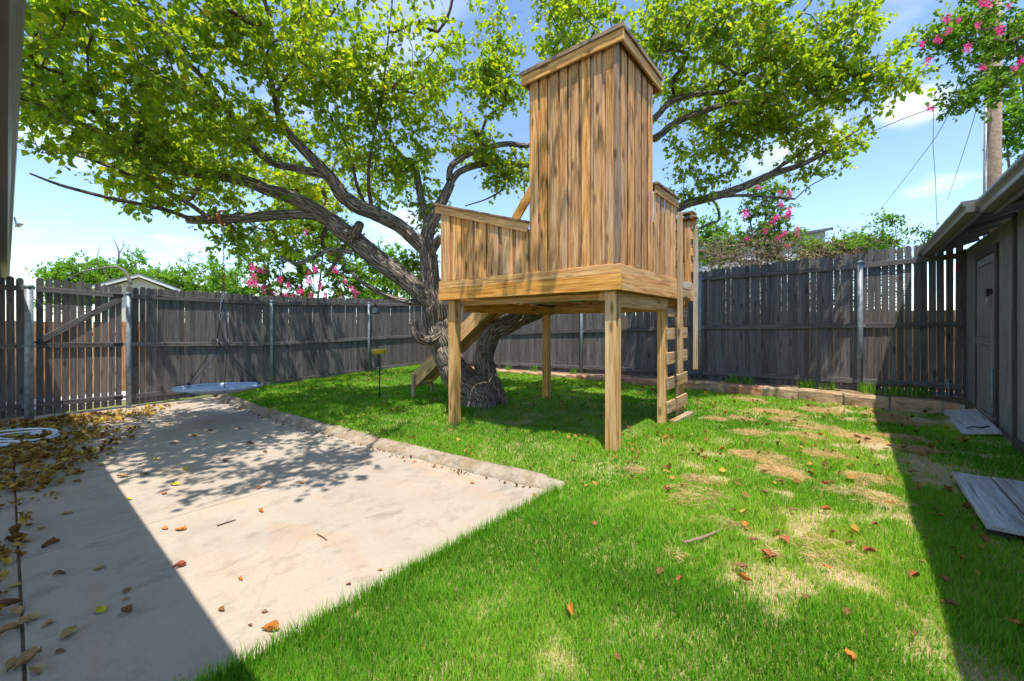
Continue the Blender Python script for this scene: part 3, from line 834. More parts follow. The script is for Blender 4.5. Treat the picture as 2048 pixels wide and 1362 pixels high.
# beams under the deck
board('beam', (-4.615, 4.44, 1.905), (-4.615, 6.87, 1.905), 0.17, 0.04, (1, 0, 0), M_WOODB, ph)
board('beam', (-2.055, 4.44, 1.905), (-2.055, 5.90, 1.905), 0.17, 0.04, (1, 0, 0), M_POST, ph)
board('beam', (-4.6, 6.90, 1.92), (-2.05, 6.90, 1.92), 0.15, 0.04, (0, 1, 0), M_WOODB, ph)
board('beam', (-4.6, 4.455, 1.955), (-2.18, 4.455, 1.955), 0.07, 0.04, (0, 1, 0), M_POST, ph)
board('post_block', (-2.215, 4.36, 1.90), (-2.215, 4.36, 1.99), 0.06, 0.09, (1, 0, 0), M_POST, ph)
# joists and deck
for i in range(7):
    x = -4.5 + i * 0.37
    board('joist', (x, 4.32, 2.085), (x, 6.88, 2.085), 0.14, 0.038, (1, 0, 0), M_WOODB, ph)
for i in range(17):
    y = 4.36 + i * 0.153
    board('deck_board', (-4.85, y, 2.175), (-2.06, y, 2.175), 0.145, 0.03, (0, 0, 1), M_ROOFW, ph)
# green cable looped between the joists
mb = MB()
for r_ in range(3):
    pts = []
    for i in range(60):
        t = i / 59; x = -4.35 + 2.1 * t
        sag = abs(math.sin((x + 4.5) / 0.37 * math.pi))
        pts.append((x, 4.72 + 0.32 * r_ + 0.05 * math.sin(t * 21 + r_), 2.005 - 0.03 * sag))
    mb.tube(pts, 0.011, 6)
mb.build('cable', M_GREENC, ph, True)
# band boards
def band(z0, z1, off, mat):
    zc, h = (z0 + z1) / 2, z1 - z0 - 0.004
    board('band_board', (PL0 - .02, PN0 - off, zc), (PL1 + .04 + off, PN0 - off, zc), h, 0.038, (0, -1, 0), mat, ph)
    board('band_board', (PL1 + off, PN0 + .022 - off, zc), (PL1 + off, PN1, zc), h, 0.038, (1, 0, 0), mat, ph)
    board('band_board', (PL0 - off, PN0 + .022, zc), (PL0 - off, PN1, zc), h, 0.038, (-1, 0, 0), mat, ph)
    board('band_board', (PL0, PN1 + off, zc), (PL1 - .02, PN1 + off, zc), h, 0.038, (0, 1, 0), mat, ph)
band(BZ0, BZ1, 0.024, M_WOODB)
band(BZ1, BZ2, 0.018, M_WOODB)
# board siding: proud boards over recessed ones
R3 = random.Random(11)
def siding(ax, c0, c1, plane, z0, ztop, n, proud, nrm, wfrac=0.68, mat=M_WOOD):
    """n proud boards between c0 and c1 along axis ax; the plane is the recessed face"""
    pit = (c1 - c0) / n
    for i in range(n + 1):                      # recessed boards behind the gaps
        c = c0 + pit * i
        w = pit * 0.46
        lo, hi = max(c - w/2, min(c0, c1)), min(c + w/2, max(c0, c1))
        if hi - lo < 0.015: continue
        c_ = (lo + hi) / 2; zt = ztop(c_)
        p = (c_, plane) if ax == 0 else (plane, c_)
        board('siding_board', (p[0] + nrm[0]*-.006, p[1] + nrm[1]*-.006, z0 + .012), (p[0] + nrm[0]*-.006, p[1] + nrm[1]*-.006, zt - .012), hi - lo, 0.018, nrm, mat, ph)
    for i in range(n):
        c = c0 + pit * (i + 0.5) + R3.uniform(-.006, .006); zt = ztop(c)
        w = pit * (wfrac + R3.uniform(-.07, .07)); pr = proud + R3.uniform(-.002, .003)
        p = (c, plane + nrm[1]*pr) if ax == 0 else (plane + nrm[0]*pr, c)
        lean = R3.uniform(-.004, .004)
        q = (p[0] + (lean if ax == 0 else 0), p[1] + (lean if ax == 1 else 0))
        board('siding_board', (*p, z0 + R3.uniform(-.012, .006)), (*q, zt - .004), round(w, 3), 0.02, nrm, mat, ph)
sl = lambda m: lerp(3.36, 2.82, (m - PL0) / (TW0 - PL0))
siding(0, PL0, TW0, PN0, BZ2, sl, 7, 0.022, FRONT, 0.78)
siding(0, TW0, PL1, PN0, BZ2 - 0.02, lambda m: TZ, 8, 0.022, FRONT, 0.70)
siding(1, PN0 + 0.02, TN1, PL1, BZ2, lambda n: TZ, 5, 0.022, RIGHT, 0.70)
siding(1, TN1, 6.10, PL1, BZ2, lambda n: 3.33, 4, 0.022, RIGHT, 0.76)
siding(0, PL0, PL1, PN1, BZ2, lambda m: 3.22, 15, 0.014, Vector((0, 1, 0)), 0.72)
# inner faces: back wall boards seen through the ladder opening, left wall
for i in range(12):
    x = PL1 - 0.05 - i * 0.24
    board('wall_board', (x - .09, PN1 - 0.045, BZ2 - .1), (x - .09, PN1 - 0.045, 3.22), 0.225, 0.02, (0, -1, 0), M_WOOD, ph)
for i in range(11):
    y = PN0 + 0.15 + i * 0.245
    board('wall_board', (PL0 + .005, y, BZ2), (PL0 + .005, y, 3.30), 0.236, 0.02, (-1, 0, 0), M_WOOD, ph)
for i in range(5):
    x = TW0 + 0.13 + i * 0.235
    board('wall_board', (x, TN1, BZ2), (x, TN1, TZ), 0.23, 0.02, (0, 1, 0), M_WOOD, ph)
for i in range(4):
    y = PN0 + 0.14 + i * 0.245
    board('wall_board', (TW0, y, BZ2), (TW0, y, TZ), 0.236, 0.02, (-1, 0, 0), M_WOOD, ph)
# corner trims
board('corner_trim', (PL1 + .026, PN0 - .012, BZ2 + .003), (PL1 + .022, PN0 - .012, TZ), 0.05, 0.022, (1, 0, 0), M_ROOFW, ph)
board('corner_trim', (PL1 - .0, PN0 - .031, BZ2 + .003), (PL1 - .0, PN0 - .031, TZ), 0.055, 0.014, (0, -1, 0), M_ROOFW, ph)
board('corner_trim', (TW0 + .012, PN0 - .008, 2.8), (TW0 + .012, PN0 - .008, TZ), 0.05, 0.012, (0, -1, 0), M_WOOD, ph)
# low wall caps
def cap(p, q, nrm, h=0.11, over=0.055, along=(0.06, 0.0)):
    p, q = Vector(p), Vector(q); d = (q - p).normalized()
    a, b = p - d * along[0], q + d * along[1]
    board('cap_trim', a + Vector(nrm) * 0.045 - UPV * h/2, b + Vector(nrm) * 0.045 - UPV * h/2, h, 0.03, nrm, M_WOODB, ph)
    up = UPV - d * UPV.dot(d)
    board('wall_cap', a + UPV * 0.017 + Vector(nrm) * (over - .055) - d * .02, b + UPV * 0.017 + Vector(nrm) * (over - .055), 0.17, 0.03, up, M_ROOFW, ph)
cap((PL0 - .02, PN0, sl(PL0) + .09), (TW0 - .01, PN0, sl(TW0) + .09), FRONT)
cap((PL1, TN1 + .02, 3.42), (PL1, 6.12, 3.42), RIGHT, along=(0.0, 0.03))
cap((PL1 + .02, PN1 - .02, 3.31), (PL0, PN1 - .02, 3.31), Vector((0, 1, 0)), along=(0.06, 0.0))
cap((PL0, PN1 - .1, 3.44), (PL0, PN0 + .1, 3.44), Vector((-1, 0, 0)), along=(0, 0))
# posts of the ladder opening
vpost('opening_post', PL1 - .03, 6.16, BZ2, 3.40, 0.085, M_WOOD)
vpost('opening_post', PL1 - .03, 6.90, BZ2, 3.26, 0.09, M_WOOD)
board('post_cap', (PL1 - .03, 6.80, 3.40), (PL1 - .03, 7.02, 3.40), 0.20, 0.03, (0, 0, 1), M_ROOFW, ph)
board('cap_trim', (PL1 + .03, 6.82, 3.345), (PL1 + .03, 6.99, 3.345), 0.08, 0.03, (1, 0, 0), M_WOODB, ph)
for z in (2.52, 2.78, 3.04):
    board('rung_end', (PL1 + .018, 6.87, z), (PL1 + .018, 6.99, z), 0.12, 0.035, (1, 0, 0), M_WOODB, ph)
    board('rung_end', (PL1 + .005, 6.11, z), (PL1 + .005, 6.23, z), 0.11, 0.03, (1, 0, 0), M_WOOD, ph)
# ladder: rungs across the two posts, hanging handrails
for z, tl in ((0.46, .012), (0.80, .014), (1.15, .006), (1.50, .004), (1.80, 0.0)):
    board('rung', (-2.028, 5.93, z - tl), (-2.028, 6.80, z + tl), 0.165 if z < 1.7 else 0.12, 0.036, (1, 0, 0), M_RUNG, ph)
board('handrail', (-1.925, 6.15, 0.93), (-1.93, 6.17, 3.25), 0.075, 0.036, (0.4, -1, 0), M_RUNG, ph)
board('handrail', (-1.93, 6.93, 0.92), (-1.93, 6.95, 3.20), 0.075, 0.036, (0.3, -1, 0), M_RUNG, ph)
for z in (2.09, 2.22): board('rung', (-1.945, 6.22, z), (-1.945, 6.74, z), 0.115, 0.02, (1, 0, 0), M_RUNG, ph)
# sill board lying at the foot
board('foot_board', (-1.99, 6.02, 0.235), (-1.96, 6.78, 0.25), 0.09, 0.05, (0, 0, 1), M_RUNG, ph)
# tower roof
def roofz(m, n): return TZ + 0.10 - 0.03 * (n - PN0)
RO = 0.085
rb = []
for i in range(9):
    y0 = PN0 - RO - .02 + i * 0.134
    board('roof_board', (TW0 - RO - .02, y0 + .066, TZ + 0.075 - .004 * i), (PL1 + RO + .02, y0 + .066, TZ + 0.075 - .004 * i), 0.128, 0.026, (0, 0, 1), M_ROOFW, ph)
zc = TZ - 0.01
board('fascia', (TW0 - RO, PN0 - RO + .01, zc), (PL1 + RO + .03, PN0 - RO + .01, zc), 0.13, 0.03, (0, -1, 0), M_WOODB, ph)
board('fascia', (PL1 + RO, PN0 - RO + .028, zc), (PL1 + RO, TN1 + RO, zc - .03), 0.13, 0.03, (1, 0, 0), M_WOODB, ph)
board('fascia', (TW0 - RO + .016, PN0 - RO + .028, zc), (TW0 - RO + .016, TN1 + RO, zc - .03), 0.13, 0.03, (-1, 0, 0), M_WOODB, ph)
board('fascia', (TW0 - RO + .03, TN1 + RO + .016, zc - .03), (PL1 + RO, TN1 + RO + .016, zc - .03), 0.13, 0.03, (0, 1, 0), M_WOODB, ph)
board('drip_edge', (TW0 - RO - .03, PN0 - RO - .016, TZ + .068), (PL1 + RO + .04, PN0 - RO - .016, TZ + .068), 0.05, 0.02, (0, -1, 0), M_ROOFW, ph)
board('drip_edge', (PL1 + RO + .030, PN0 - RO - .005, TZ + .066), (PL1 + RO + .030, TN1 + RO, TZ + .036), 0.05, 0.02, (1, 0, 0), M_ROOFW, ph)
# leaning brace beside the tower
board('brace', (-4.75, 4.95, 2.35), (-3.22, 5.12, 4.40), 0.14, 0.04, (0.2, -1, 0), M_WOODB, ph)

# slide ramp behind the trunk
s0 = c2w(-0.13, 7.8, 2.16); s1 = c2w(-1.9, 8.78, 0.50)
rmp = thing('slide', (s1.x, s1.y, 0.13), 'steep wooden slide behind the trunk descending left from the playhouse', 'slide')
d = (s1 - s0).normalized(); sd = d.cross(UPV).normalized(); upn = sd.cross(d)
for s_ in (-1, 1):
    board('side_board', s0 + sd * (s_ * 0.24), s1 + sd * (s_ * 0.24), 0.26, 0.038, sd, M_POST, rmp)
for i in range(3):
    o = (-0.145 + i * 0.145)
    board('bed_plank', s0 + sd * o - upn * 0.05, s1 + sd * o - upn * 0.05, 0.14, 0.025, upn, M_POST, rmp)
for s_ in (-1, 1):
    f0 = s1 + sd * (s_ * 0.285) - d * 0.02
    board('foot', (f0.x, f0.y, 0.12), (f0.x, f0.y, 0.62), 0.075, 0.05, sd, M_RUNG, rmp)
board('cross_board', s1 - sd * 0.22 - UPV * 0.10, s1 + sd * 0.22 - UPV * 0.10, 0.09, 0.03, d, M_RUNG, rmp)

# ------------------------------------------------------------------ shed on the right
sh = thing('shed', (2.6, 7, 0.25), 'dark painted shed at the right with plank walls and gutters', 'shed')
SZ0, SZT = 0.22, 2.86
def wallrun(m, n0, n1, z0, z1, pit=0.101):
    k = int(round((n1 - n0) / pit)); w = (n1 - n0) / k
    for i in range(k):
        y = n0 + w * (i + .5)
        board('wall_plank', (m + .012, y, z0), (m + .012, y, z1), w - 0.005, 0.018, (-1, 0, 0), M_SHED, sh)
wallrun(SHED_W, 7.12, 8.02, SZ0, SZT)
wallrun(SHED_W, 9.02, 10.0, SZ0, SZT)
wallrun(SHED_W - .03, 1.2, 7.10, SZ0 - .1, SZT)
wallrun(SHED_W, 8.02, 9.02, 2.53, SZT)
mb = MB(); mb.box((SHED_W + .024, 1.2, 0.1), (5.2, 10.0, 2.84)); mb.build('core', M_SOFFIT, sh)
mb = MB(); mb.box((SHED_W - .03, 1.2, 0.0), (5.1, 9.98, 0.21)); mb.build('footing', M_KERB, sh)
# trims
board('corner_trim', (SHED_W - .012, 9.93, SZ0), (SHED_W - .012, 9.93, SZT), 0.09, 0.026, (-1, 0, 0), M_SHEDT, sh)
board('corner_trim', (SHED_W - .04, 7.07, SZ0 - .1), (SHED_W - .04, 7.07, SZT), 0.07, 0.03, (-1, 0, 0), M_CEDAR if False else M_SHEDT, sh)
for y in (7.98, 9.07):
    board('door_trim', (SHED_W - .012, y, SZ0), (SHED_W - .012, y, 2.60), 0.085, 0.026, (-1, 0, 0), M_SHEDT, sh)
board('door_trim', (SHED_W - .012, 7.93, 2.62), (SHED_W - .012, 9.12, 2.62), 0.09, 0.028, (-1, 0, 0), M_SHEDT, sh)
board('skirt_board', (SHED_W - .05, 1.2, SZ0 + .06), (SHED_W - .05, 7.03, SZ0 + .06), 0.2, 0.022, (-1, 0, 0), M_SHEDT, sh)
# door (its own part, with frame, planks, latch and hook)
dm = MB(); dm.box((SHED_W + .006, 8.035, 0.30), (SHED_W + .02, 9.015, 2.56))
door = dm.build('door', M_SHED, sh)
def dsub(name, p, q, w, t, mat=M_SHED): return board(name, p, q, w, t, (-1, 0, 0), mat, door)
for i in range(6):
    y = 8.16 + i * 0.146
    dsub('door_plank', (SHED_W - .002, y, 0.44), (SHED_W - .002, y, 2.44), 0.141, 0.014)
for y in (8.08, 8.97): dsub('door_stile', (SHED_W - .006, y, 0.31), (SHED_W - .006, y, 2.55), 0.085, 0.024)
for z in (2.50, 0.37): dsub('door_rail', (SHED_W - .006, 8.125, z), (SHED_W - .006, 8.925, z), 0.10, 0.024)
dsub('door_rail', (SHED_W - .012, 8.30, 1.40), (SHED_W - .012, 9.03, 1.40), 0.10, 0.034)
mb = MB(); mb.tube([(SHED_W - .03, 8.20, 1.98), (SHED_W - .06, 8.20, 1.97), (SHED_W - .06, 8.20, 1.90), (SHED_W - .045, 8.22, 1.885)], 0.007, 6); mb.build('hook', M_CHAIN, door, True)
mb = MB(); mb.box((SHED_W - .04, 8.14, 2.02), (SHED_W - .012, 8.26, 2.09)); mb.tube([(SHED_W - .05, 8.20, 2.1), (SHED_W - .05, 8.20, 2.0)], 0.014, 8); mb.build('latch', M_IRON, door)
mb = MB(); mb.tube([(SHED_W - .03, 8.05, 0.42), (SHED_W - .035, 8.05, 1.05)], 0.012, 8); mb.build('drop_bolt', M_STEEL, door, True)
# roof: far part and near part with its own lower gutter
def gutter(pfx, parent, path_dir, origin, length, out, size=0.12, mat=M_GUTTER):
    """K-style gutter: profile in (out, up), swept along path_dir"""
    s = size
    prof = [(0.0, 0.0), (0.66*s, 0.0), (0.70*s, 0.06*s), (0.72*s, 0.38*s), (0.80*s, 0.55*s), (0.95*s, 0.70*s), (1.0*s, 0.82*s), (1.0*s, 1.0*s),
            (0.94*s, 1.0*s), (0.93*s, 0.84*s), (0.74*s, 0.58*s), (0.64*s, 0.4*s), (0.62*s, 0.05*s), (0.03*s, 0.05*s), (0.03*s, 1.05*s), (0, 1.05*s)]
    o, d_, u_ = Vector(origin), Vector(path_dir), Vector(out)
    v = [o + u_ * a + UPV * b for a, b in prof] + [o + d_ * length + u_ * a + UPV * b for a, b in prof]
    n = len(prof); f = [(i, (i+1) % n, n + (i+1) % n, n + i) for i in range(n)]
    mb = MB(); mb.add(v, f)
    for k in (0, n):      # end caps
        mb.f.append(tuple(k + i for i in (0, 1, 2, 3, 4, 5, 6, 7, 15)))
    g = mb.build('gutter', mat, parent)
    return g
OUTL = Vector((-1, 0, 0)); AY = Vector((0, 1, 0))
EM, EZ = 1.0, 2.79
def eave(m, z, n0, n1, pitch=0.33, depth=4.4, soff=True):
    mb = MB(); x0, x1 = m + .03, m + depth; dz = (x1 - x0) * pitch
    zt = z + 0.125
    mb.add([(x0, n0, zt), (x1, n0, zt + dz), (x1, n1, zt + dz), (x0, n1, zt), (x0, n0, zt - .03), (x1, n0, zt + dz - .03), (x1, n1, zt + dz - .03), (x0, n1, zt - .03)],
           [(0,1,2,3),(7,6,5,4),(0,4,5,1),(1,5,6,2),(2,6,7,3),(3,7,4,0)])
    mb.build('roof_deck', M_SOFFIT, sh)
    # shingle courses, each a thin proud strip
    k = 10; 
    for i in range(k):
        a = x0 - .03 + i * (x1 - x0) / k; b = a + (x1 - x0) / k + .04
        za = zt + (a - x0) * pitch + .022; zb_ = zt + (b - x0) * pitch + .006
        MB().add([(a, n0-.02, za), (b, n0-.02, zb_), (b, n1+.02, zb_), (a, n1+.02, za), (a, n0-.02, za-.016), (a, n1+.02, za-.016), (b, n0-.02, zb_-.003), (b, n1+.02, zb_-.003)],
                 [(0,1,2,3),(4,0,3,5),(4,5,7,6),(0,4,6,1),(3,2,7,5)]).build('shingle_course', M_SHINGLE, sh)
    board('fascia', (m + .016, n0, z + .035), (m + .016, n1, z + .035), 0.16, 0.024, (-1, 0, 0), M_SHEDT, sh)
    y = n0 + .3
    while y < n1 - .1:
        board('rafter', (m + .04, y, z + .045), (SHED_W + .1, y, z + .045 + (SHED_W + .06 - m) * pitch), 0.10, 0.04, (0, 1, 0), M_SHEDT, sh)
        y += 0.6
eave(EM, EZ, 6.34, 10.02)
eave(1.09, 2.76, 1.0, 6.31)
gutter('far', sh, AY, (EM, 6.36, EZ), 3.68, OUTL, 0.12)
gutter('near', sh, AY, (1.09, 1.0, 2.76), 5.33, OUTL, 0.12)

# painted step boards beside the shed and the tilted ramp board at its door
st = thing('step_platform', (1.0, 4.76, 0.2), 'low platform of worn grey painted planks beside the shed', 'step')
for i in range(3):
    x = 0.80 + i * 0.243
    off = (0.0, 0.05, 0.02)[i]
    board('plank', (x, 4.14 + off, 0.272), (x, 5.40 + off * .5, 0.278), 0.228, 0.04, (0, 0, 1), M_PAINTG, st)
board('joist', (0.70, 4.24, 0.212), (1.37, 4.24, 0.212), 0.09, 0.06, (0, 1, 0), M_SHEDT, st)
board('joist', (0.70, 5.28, 0.212), (1.37, 5.28, 0.212), 0.09, 0.06, (0, 1, 0), M_SHEDT, st)
rp = thing('ramp_board', (1.2, 8.2, 0.27), 'tilted grey painted board lying at the shed door', 'board')
board('panel', (1.20, 7.45, 0.315), (1.23, 8.95, 0.36), 0.33, 0.03, (-0.18, 0, 1), M_PAINTG, rp)
board('edge_strip', (1.045, 7.47, 0.27), (1.075, 8.93, 0.31), 0.07, 0.03, (-1, 0, 0.1), M_PAINTG, rp)
mb = MB(); mb.tube([(1.10, 7.6, 0.335), (1.16, 7.66, 0.352), (1.22, 7.62, 0.352), (1.30, 7.7, 0.37)], 0.008, 6); mb.build('handle', M_IRON, rp, True)

# ------------------------------------------------------------------ house eave over the standpoint; rest invented as a shallow open cover admitting light
hs = thing('open_house_eave', (-3, -1.2, 0), 'roof edge with grey gutter running along the left side of the picture', 'roof')
HEZ = 2.58
AX = Vector((-1, 0, 0)); OUTN = Vector((0, 1, 0))
gutter('house', hs, AX, (5.0, -0.065, HEZ), 19.0, OUTN, 0.105)
board('fascia', (5.0, -0.083, HEZ + .01), (-14.0, -0.083, HEZ + .01), 0.19, 0.026, (0, 1, 0), M_SOFFIT, hs)
MB().box((-14.0, -2.2, HEZ - .03), (5.0, -0.10, HEZ - .012)).build('bounce_ceiling', M_WHITEW, hs)  # unseen white underside, added to bounce light onto the shaded concrete
mb = MB(); mb.add([(-14.1, -0.03, HEZ + .125), (5.1, -0.03, HEZ + .125), (5.1, -2.3, HEZ + .40), (-14.1, -2.3, HEZ + .40),
                   (-14.1, -0.03, HEZ + .10), (5.1, -0.03, HEZ + .10), (5.1, -2.3, HEZ + .37), (-14.1, -2.3, HEZ + .37)],
                  [(0,1,2,3),(7,6,5,4),(0,4,5,1),(1,5,6,2),(2,6,7,3),(3,7,4,0)]); mb.build('roof', M_SHINGLE, hs)
board('added_beam', (5.0, -2.1, HEZ - .11), (-14.0, -2.1, HEZ - .11), 0.16, 0.09, (0, 1, 0), M_SOFFIT, hs)
for x in (-13.5, -9.0, -4.5, 0.0, 4.5): board('post', (x, -2.1, -0.05), (x, -2.1, HEZ - .19), 0.10, 0.10, (0, 1, 0), M_SOFFIT, hs)  # unseen posts and beam, added instead of a house wall to let light through
mb = MB(); mb.bar((-6.0, 0.045, HEZ + .03), (-6.0, 0.06, HEZ - .05), 0.05, 0.012); mb.bar((-6.02, 0.06, HEZ - .05), (-5.96, 0.09, HEZ - .02), 0.03, 0.012); mb.build('gutter_clip', M_WHITEW, hs)

# ------------------------------------------------------------------ foliage machinery
LEAF_V = np.array([(0,0,0),(0.34,0.20,0.09),(0.37,0.52,0.13),(0,1.0,-0.14),(-0.37,0.52,0.10),(-0.34,0.20,0.07),(0,0.24,0.0),(0,0.6,-0.02)])
LEAF_F = np.array([(0,1,6),(0,6,5),(6,1,2),(6,2,7),(6,7,4),(6,4,5),(7,2,3),(7,3,4)])
LEAF4_V = np.array([(0,0,0),(0.34,0.45,0.05),(0,1,-0.06),(-0.34,0.45,0.05)])
LEAF4_F = np.array([(0,1,2),(0,2,3)])
def orient(dirs, ups):
    y = dirs / (np.linalg.norm(dirs, axis=1)[:, None] + 1e-9)
    z = ups - y * np.sum(ups * y, 1)[:, None]; z /= np.linalg.norm(z, axis=1)[:, None] + 1e-9
    x = np.cross(y, z)
    return np.stack([x, y, z], 1)          # rows: axes
def leaves_arrays(P, dirs, ups, size, tint, LV=LEAF_V, LF_=LEAF_F, width=1.0):
    A = orient(dirs, ups)
    lv = LV * np.array([width, 1, 1])
    V = P[:, None, :] + np.einsum('vk,nkc->nvc', lv, A) * size[:, None, None]
    n, k = len(P), len(LV)
    F = (LF_[None] + (np.arange(n) * k)[:, None, None]).reshape(-1, 3)
    return V.reshape(-1, 3), F, np.repeat(tint, k)
def rand_dirs(n, g=rng):
    v = g.normal(size=(n, 3)); return v / np.linalg.norm(v, axis=1)[:, None]
class Skeleton:
    """nodes with parents; grows twigs toward cluster centres from the nearest node already there"""
    def __init__(s): s.P = []; s.par = []; s.base = []; s.fixed = []
    def add_path(s, pts, step=0.15):
        last = -1
        for p in pts:
            s.P.append(np.array(p)); s.par.append(last); s.fixed.append(True); last = len(s.P) - 1
    def grow(s, targets, gen, sag=0.06, step=0.16):
        P = np.array(s.P); d = np.array([np.min(np.linalg.norm(P - t, axis=1)) for t in targets])
        tips = []
        arr = np.zeros((len(s.P) + len(targets) * 40, 3)); arr[:len(s.P)] = P; n = len(s.P)
        for ti in np.argsort(d):
            t = targets[ti]
            dd = np.linalg.norm(arr[:n] - t, axis=1) + 0.35 * np.maximum(arr[:n, 2] - t[2], 0)
            k = int(np.argmin(dd)); a = arr[k].copy(); Ln = np.linalg.norm(t - a)
            m = min(38, max(2, int(Ln / step)))
            mid = (a + t) / 2 + gen.normal(size=3) * 0.10 * Ln - np.array([0, 0, sag * Ln])
            last = k
            for i in range(1, m + 1):
                u = i / m
                p = (1-u)**2 * a + 2*u*(1-u) * mid + u*u * t + gen.normal(size=3) * 0.010
                arr[n] = p; s.P.append(p.copy()); s.par.append(last); s.fixed.append(False); last = n; n += 1
            tips.append(last)
        s.tips = tips
        return tips
    def twig_arrays(s, r0=0.0035, k=0.55, sides=4, rmax=0.06):
        n = len(s.P); P = np.array(s.P); par = np.array(s.par); cnt = np.zeros(n)
        for t in s.tips: cnt[t] += 1
        for i in range(n - 1, -1, -1):
            if par[i] >= 0 and not s.fixed[i]: cnt[par[i]] += cnt[i]
        V, F, B = [], [], []
        ang = np.arange(sides) * 2 * np.pi / sides
        o = 0
        for i in range(n):
            if s.fixed[i] or par[i] < 0: continue
            a, b = P[par[i]], P[i]
            ra = min(rmax, r0 * max(1, cnt[i]) ** k * 1.25); rb = min(rmax, r0 * max(1, cnt[i]) ** k)
            d = b - a; L_ = np.linalg.norm(d)
            if L_ < 1e-5: continue
            d /= L_; u = np.cross(d, [0.31, 0.17, 0.93]); u /= np.linalg.norm(u) + 1e-9; w = np.cross(d, u)
            ring = np.cos(ang)[:, None] * u + np.sin(ang)[:, None] * w
            V.append(a + ring * ra); V.append(b + ring * rb)
            B.append(np.column_stack([np.cos(ang)*ra, np.sin(ang)*ra, np.zeros(sides)])); B.append(np.column_stack([np.cos(ang)*rb, np.sin(ang)*rb, np.full(sides, L_)]))
            for j in range(sides):
                j2 = (j + 1) % sides
                F.append((o+j, o+j2, o+sides+j2)); F.append((o+j, o+sides+j2, o+sides+j))
            o += 2 * sides
        return np.vstack(V), np.array(F), np.vstack(B)
def spray(centres, per, spread, gen, size, droop=0.35, tintf=None, twiglets=4, tl=0.42):
    """leaves along short twiglets round each centre; returns leaf arrays inputs and twiglet segments"""
    n = len(centres)
    td = rand_dirs(n * twiglets, gen); td[:, 2] = td[:, 2] * 0.6 + 0.12; td /= np.linalg.norm(td, axis=1)[:, None]
    c = np.repeat(centres, twiglets, 0)
    ln = gen.uniform(0.5, 1.0, len(c)) * tl * spread
    k = max(1, per // twiglets)
    t = gen.uniform(0.08, 1.0, (len(c), k))
    P = c[:, None, :] + td[:, None, :] * (ln[:, None] * t)[:, :, None]
    P[:, :, 2] -= 0.25 * (ln[:, None] * t) ** 2
    P = P.reshape(-1, 3) + gen.normal(size=(len(c) * k, 3)) * 0.018
    D = np.repeat(td, k, 0) * 0.6 + rand_dirs(len(P), gen) * 0.9; D[:, 2] -= droop
    U = rand_dirs(len(P), gen) * 0.55 + np.array([0, 0, 0.8])
    S = gen.uniform(size[0], size[1], len(P))
    T = gen.beta(2.2, 2.6, len(P)) * 0.85
    if tintf is not None: T = tintf(P, T, gen)
    return P, D, U, S, T, (c, c + td * ln[:, None])
def segs_arrays(a, b, r, sides=3):
    d = b - a; L_ = np.linalg.norm(d, axis=1)[:, None]; d = d / (L_ + 1e-9)
    u = np.cross(d, np.array([0.31, 0.17, 0.93])); u /= np.linalg.norm(u, axis=1)[:, None] + 1e-9; w = np.cross(d, u)
    ang = np.arange(sides) * 2 * np.pi / sides
    ring = np.cos(ang)[None, :, None] * u[:, None, :] + np.sin(ang)[None, :, None] * w[:, None, :]
    V = np.concatenate([a[:, None, :] + ring * r, b[:, None, :] + ring * r * 0.5], 1)
    n = len(a); F = []
    for j in range(sides):
        j2 = (j + 1) % sides
        F += [(j, j2, sides + j2), (j, sides + j2, sides + j)]
    F = (np.array(F)[None] + (np.arange(n) * 2 * sides)[:, None, None]).reshape(-1, 3)
    return V.reshape(-1, 3), F
def ell_points(gen, c, r, n, keep=None):
    """points in an ellipsoid given in standpoint axes (right, ahead, up)"""
    v = rand_dirs(n, gen) * (gen.uniform(0.02, 1, n) ** (1/2.4))[:, None]
    q = v * np.array(r)
    w = np.column_stack([CS * q[:, 0] - SN * q[:, 1], SN * q[:, 0] + CS * q[:, 1], q[:, 2]])
    return w + np.array(c)

# ------------------------------------------------------------------ the big tree
tree_base = GR(955, 800, 0.17)
bt_ = thing('shade_tree', (tree_base.x, tree_base.y, 0.15), 'big leaning shade tree with furrowed grey bark over the yard', 'tree')
LIMBS = []      # (name, [(px, py, ahead, radius)])
def limb(name, pts, sides=14, bump=0.07, step=0.09, mat=None, cap=True):
    P = [np.array(PX(a, b, Y)) for a, b, Y, r in pts]; R = [q[3] for q in pts]
    R = [q * (0.87 if name.startswith('trunk') else 0.77) for q in R]
    Pc, Rc = catmull(P, R, step)
    seed = len(LIMBS) * 1.37
    Pc = Pc + (np.column_stack([fbm(np.arange(len(Pc)) * 0.23 + seed, np.full(len(Pc), s_), s_) for s_ in (1, 2, 3)]) - 0.5) * (Rc * 0.55)[:, None] * np.sin(np.linspace(0, np.pi, len(Pc)))[:, None]
    V, F, B = tube_arrays(Pc, Rc, sides, bump, seed)
    F = [tuple(q) for q in F]
    if cap:
        n = len(Pc); F.append(tuple((n - 1) * sides + i for i in range(sides)))
    t = PW[bt_].to_translation()
    me = mesh(name, V - np.array(t), F, True)
    a = me.attributes.new('bk', 'FLOAT_VECTOR', 'POINT'); a.data.foreach_set('vector', np.asarray(B, np.float32).ravel())
    link(name, me, Matrix.Translation(t), bt_, mat or M_BARK)
    LIMBS.append((name, Pc, Rc))
    return Pc
limb('trunk', [(966,900,7.75,.46),(966,850,7.75,.46),(961,810,7.75,.43),(944,782,7.75,.38),(918,748,7.75,.33),(893,708,7.75,.30),(876,662,7.75,.275),(866,612,7.75,.25),(860,560,7.75,.205),(856,515,7.75,.18),(852,480,7.75,.165)], 72, 0.065, 0.05, cap=False)
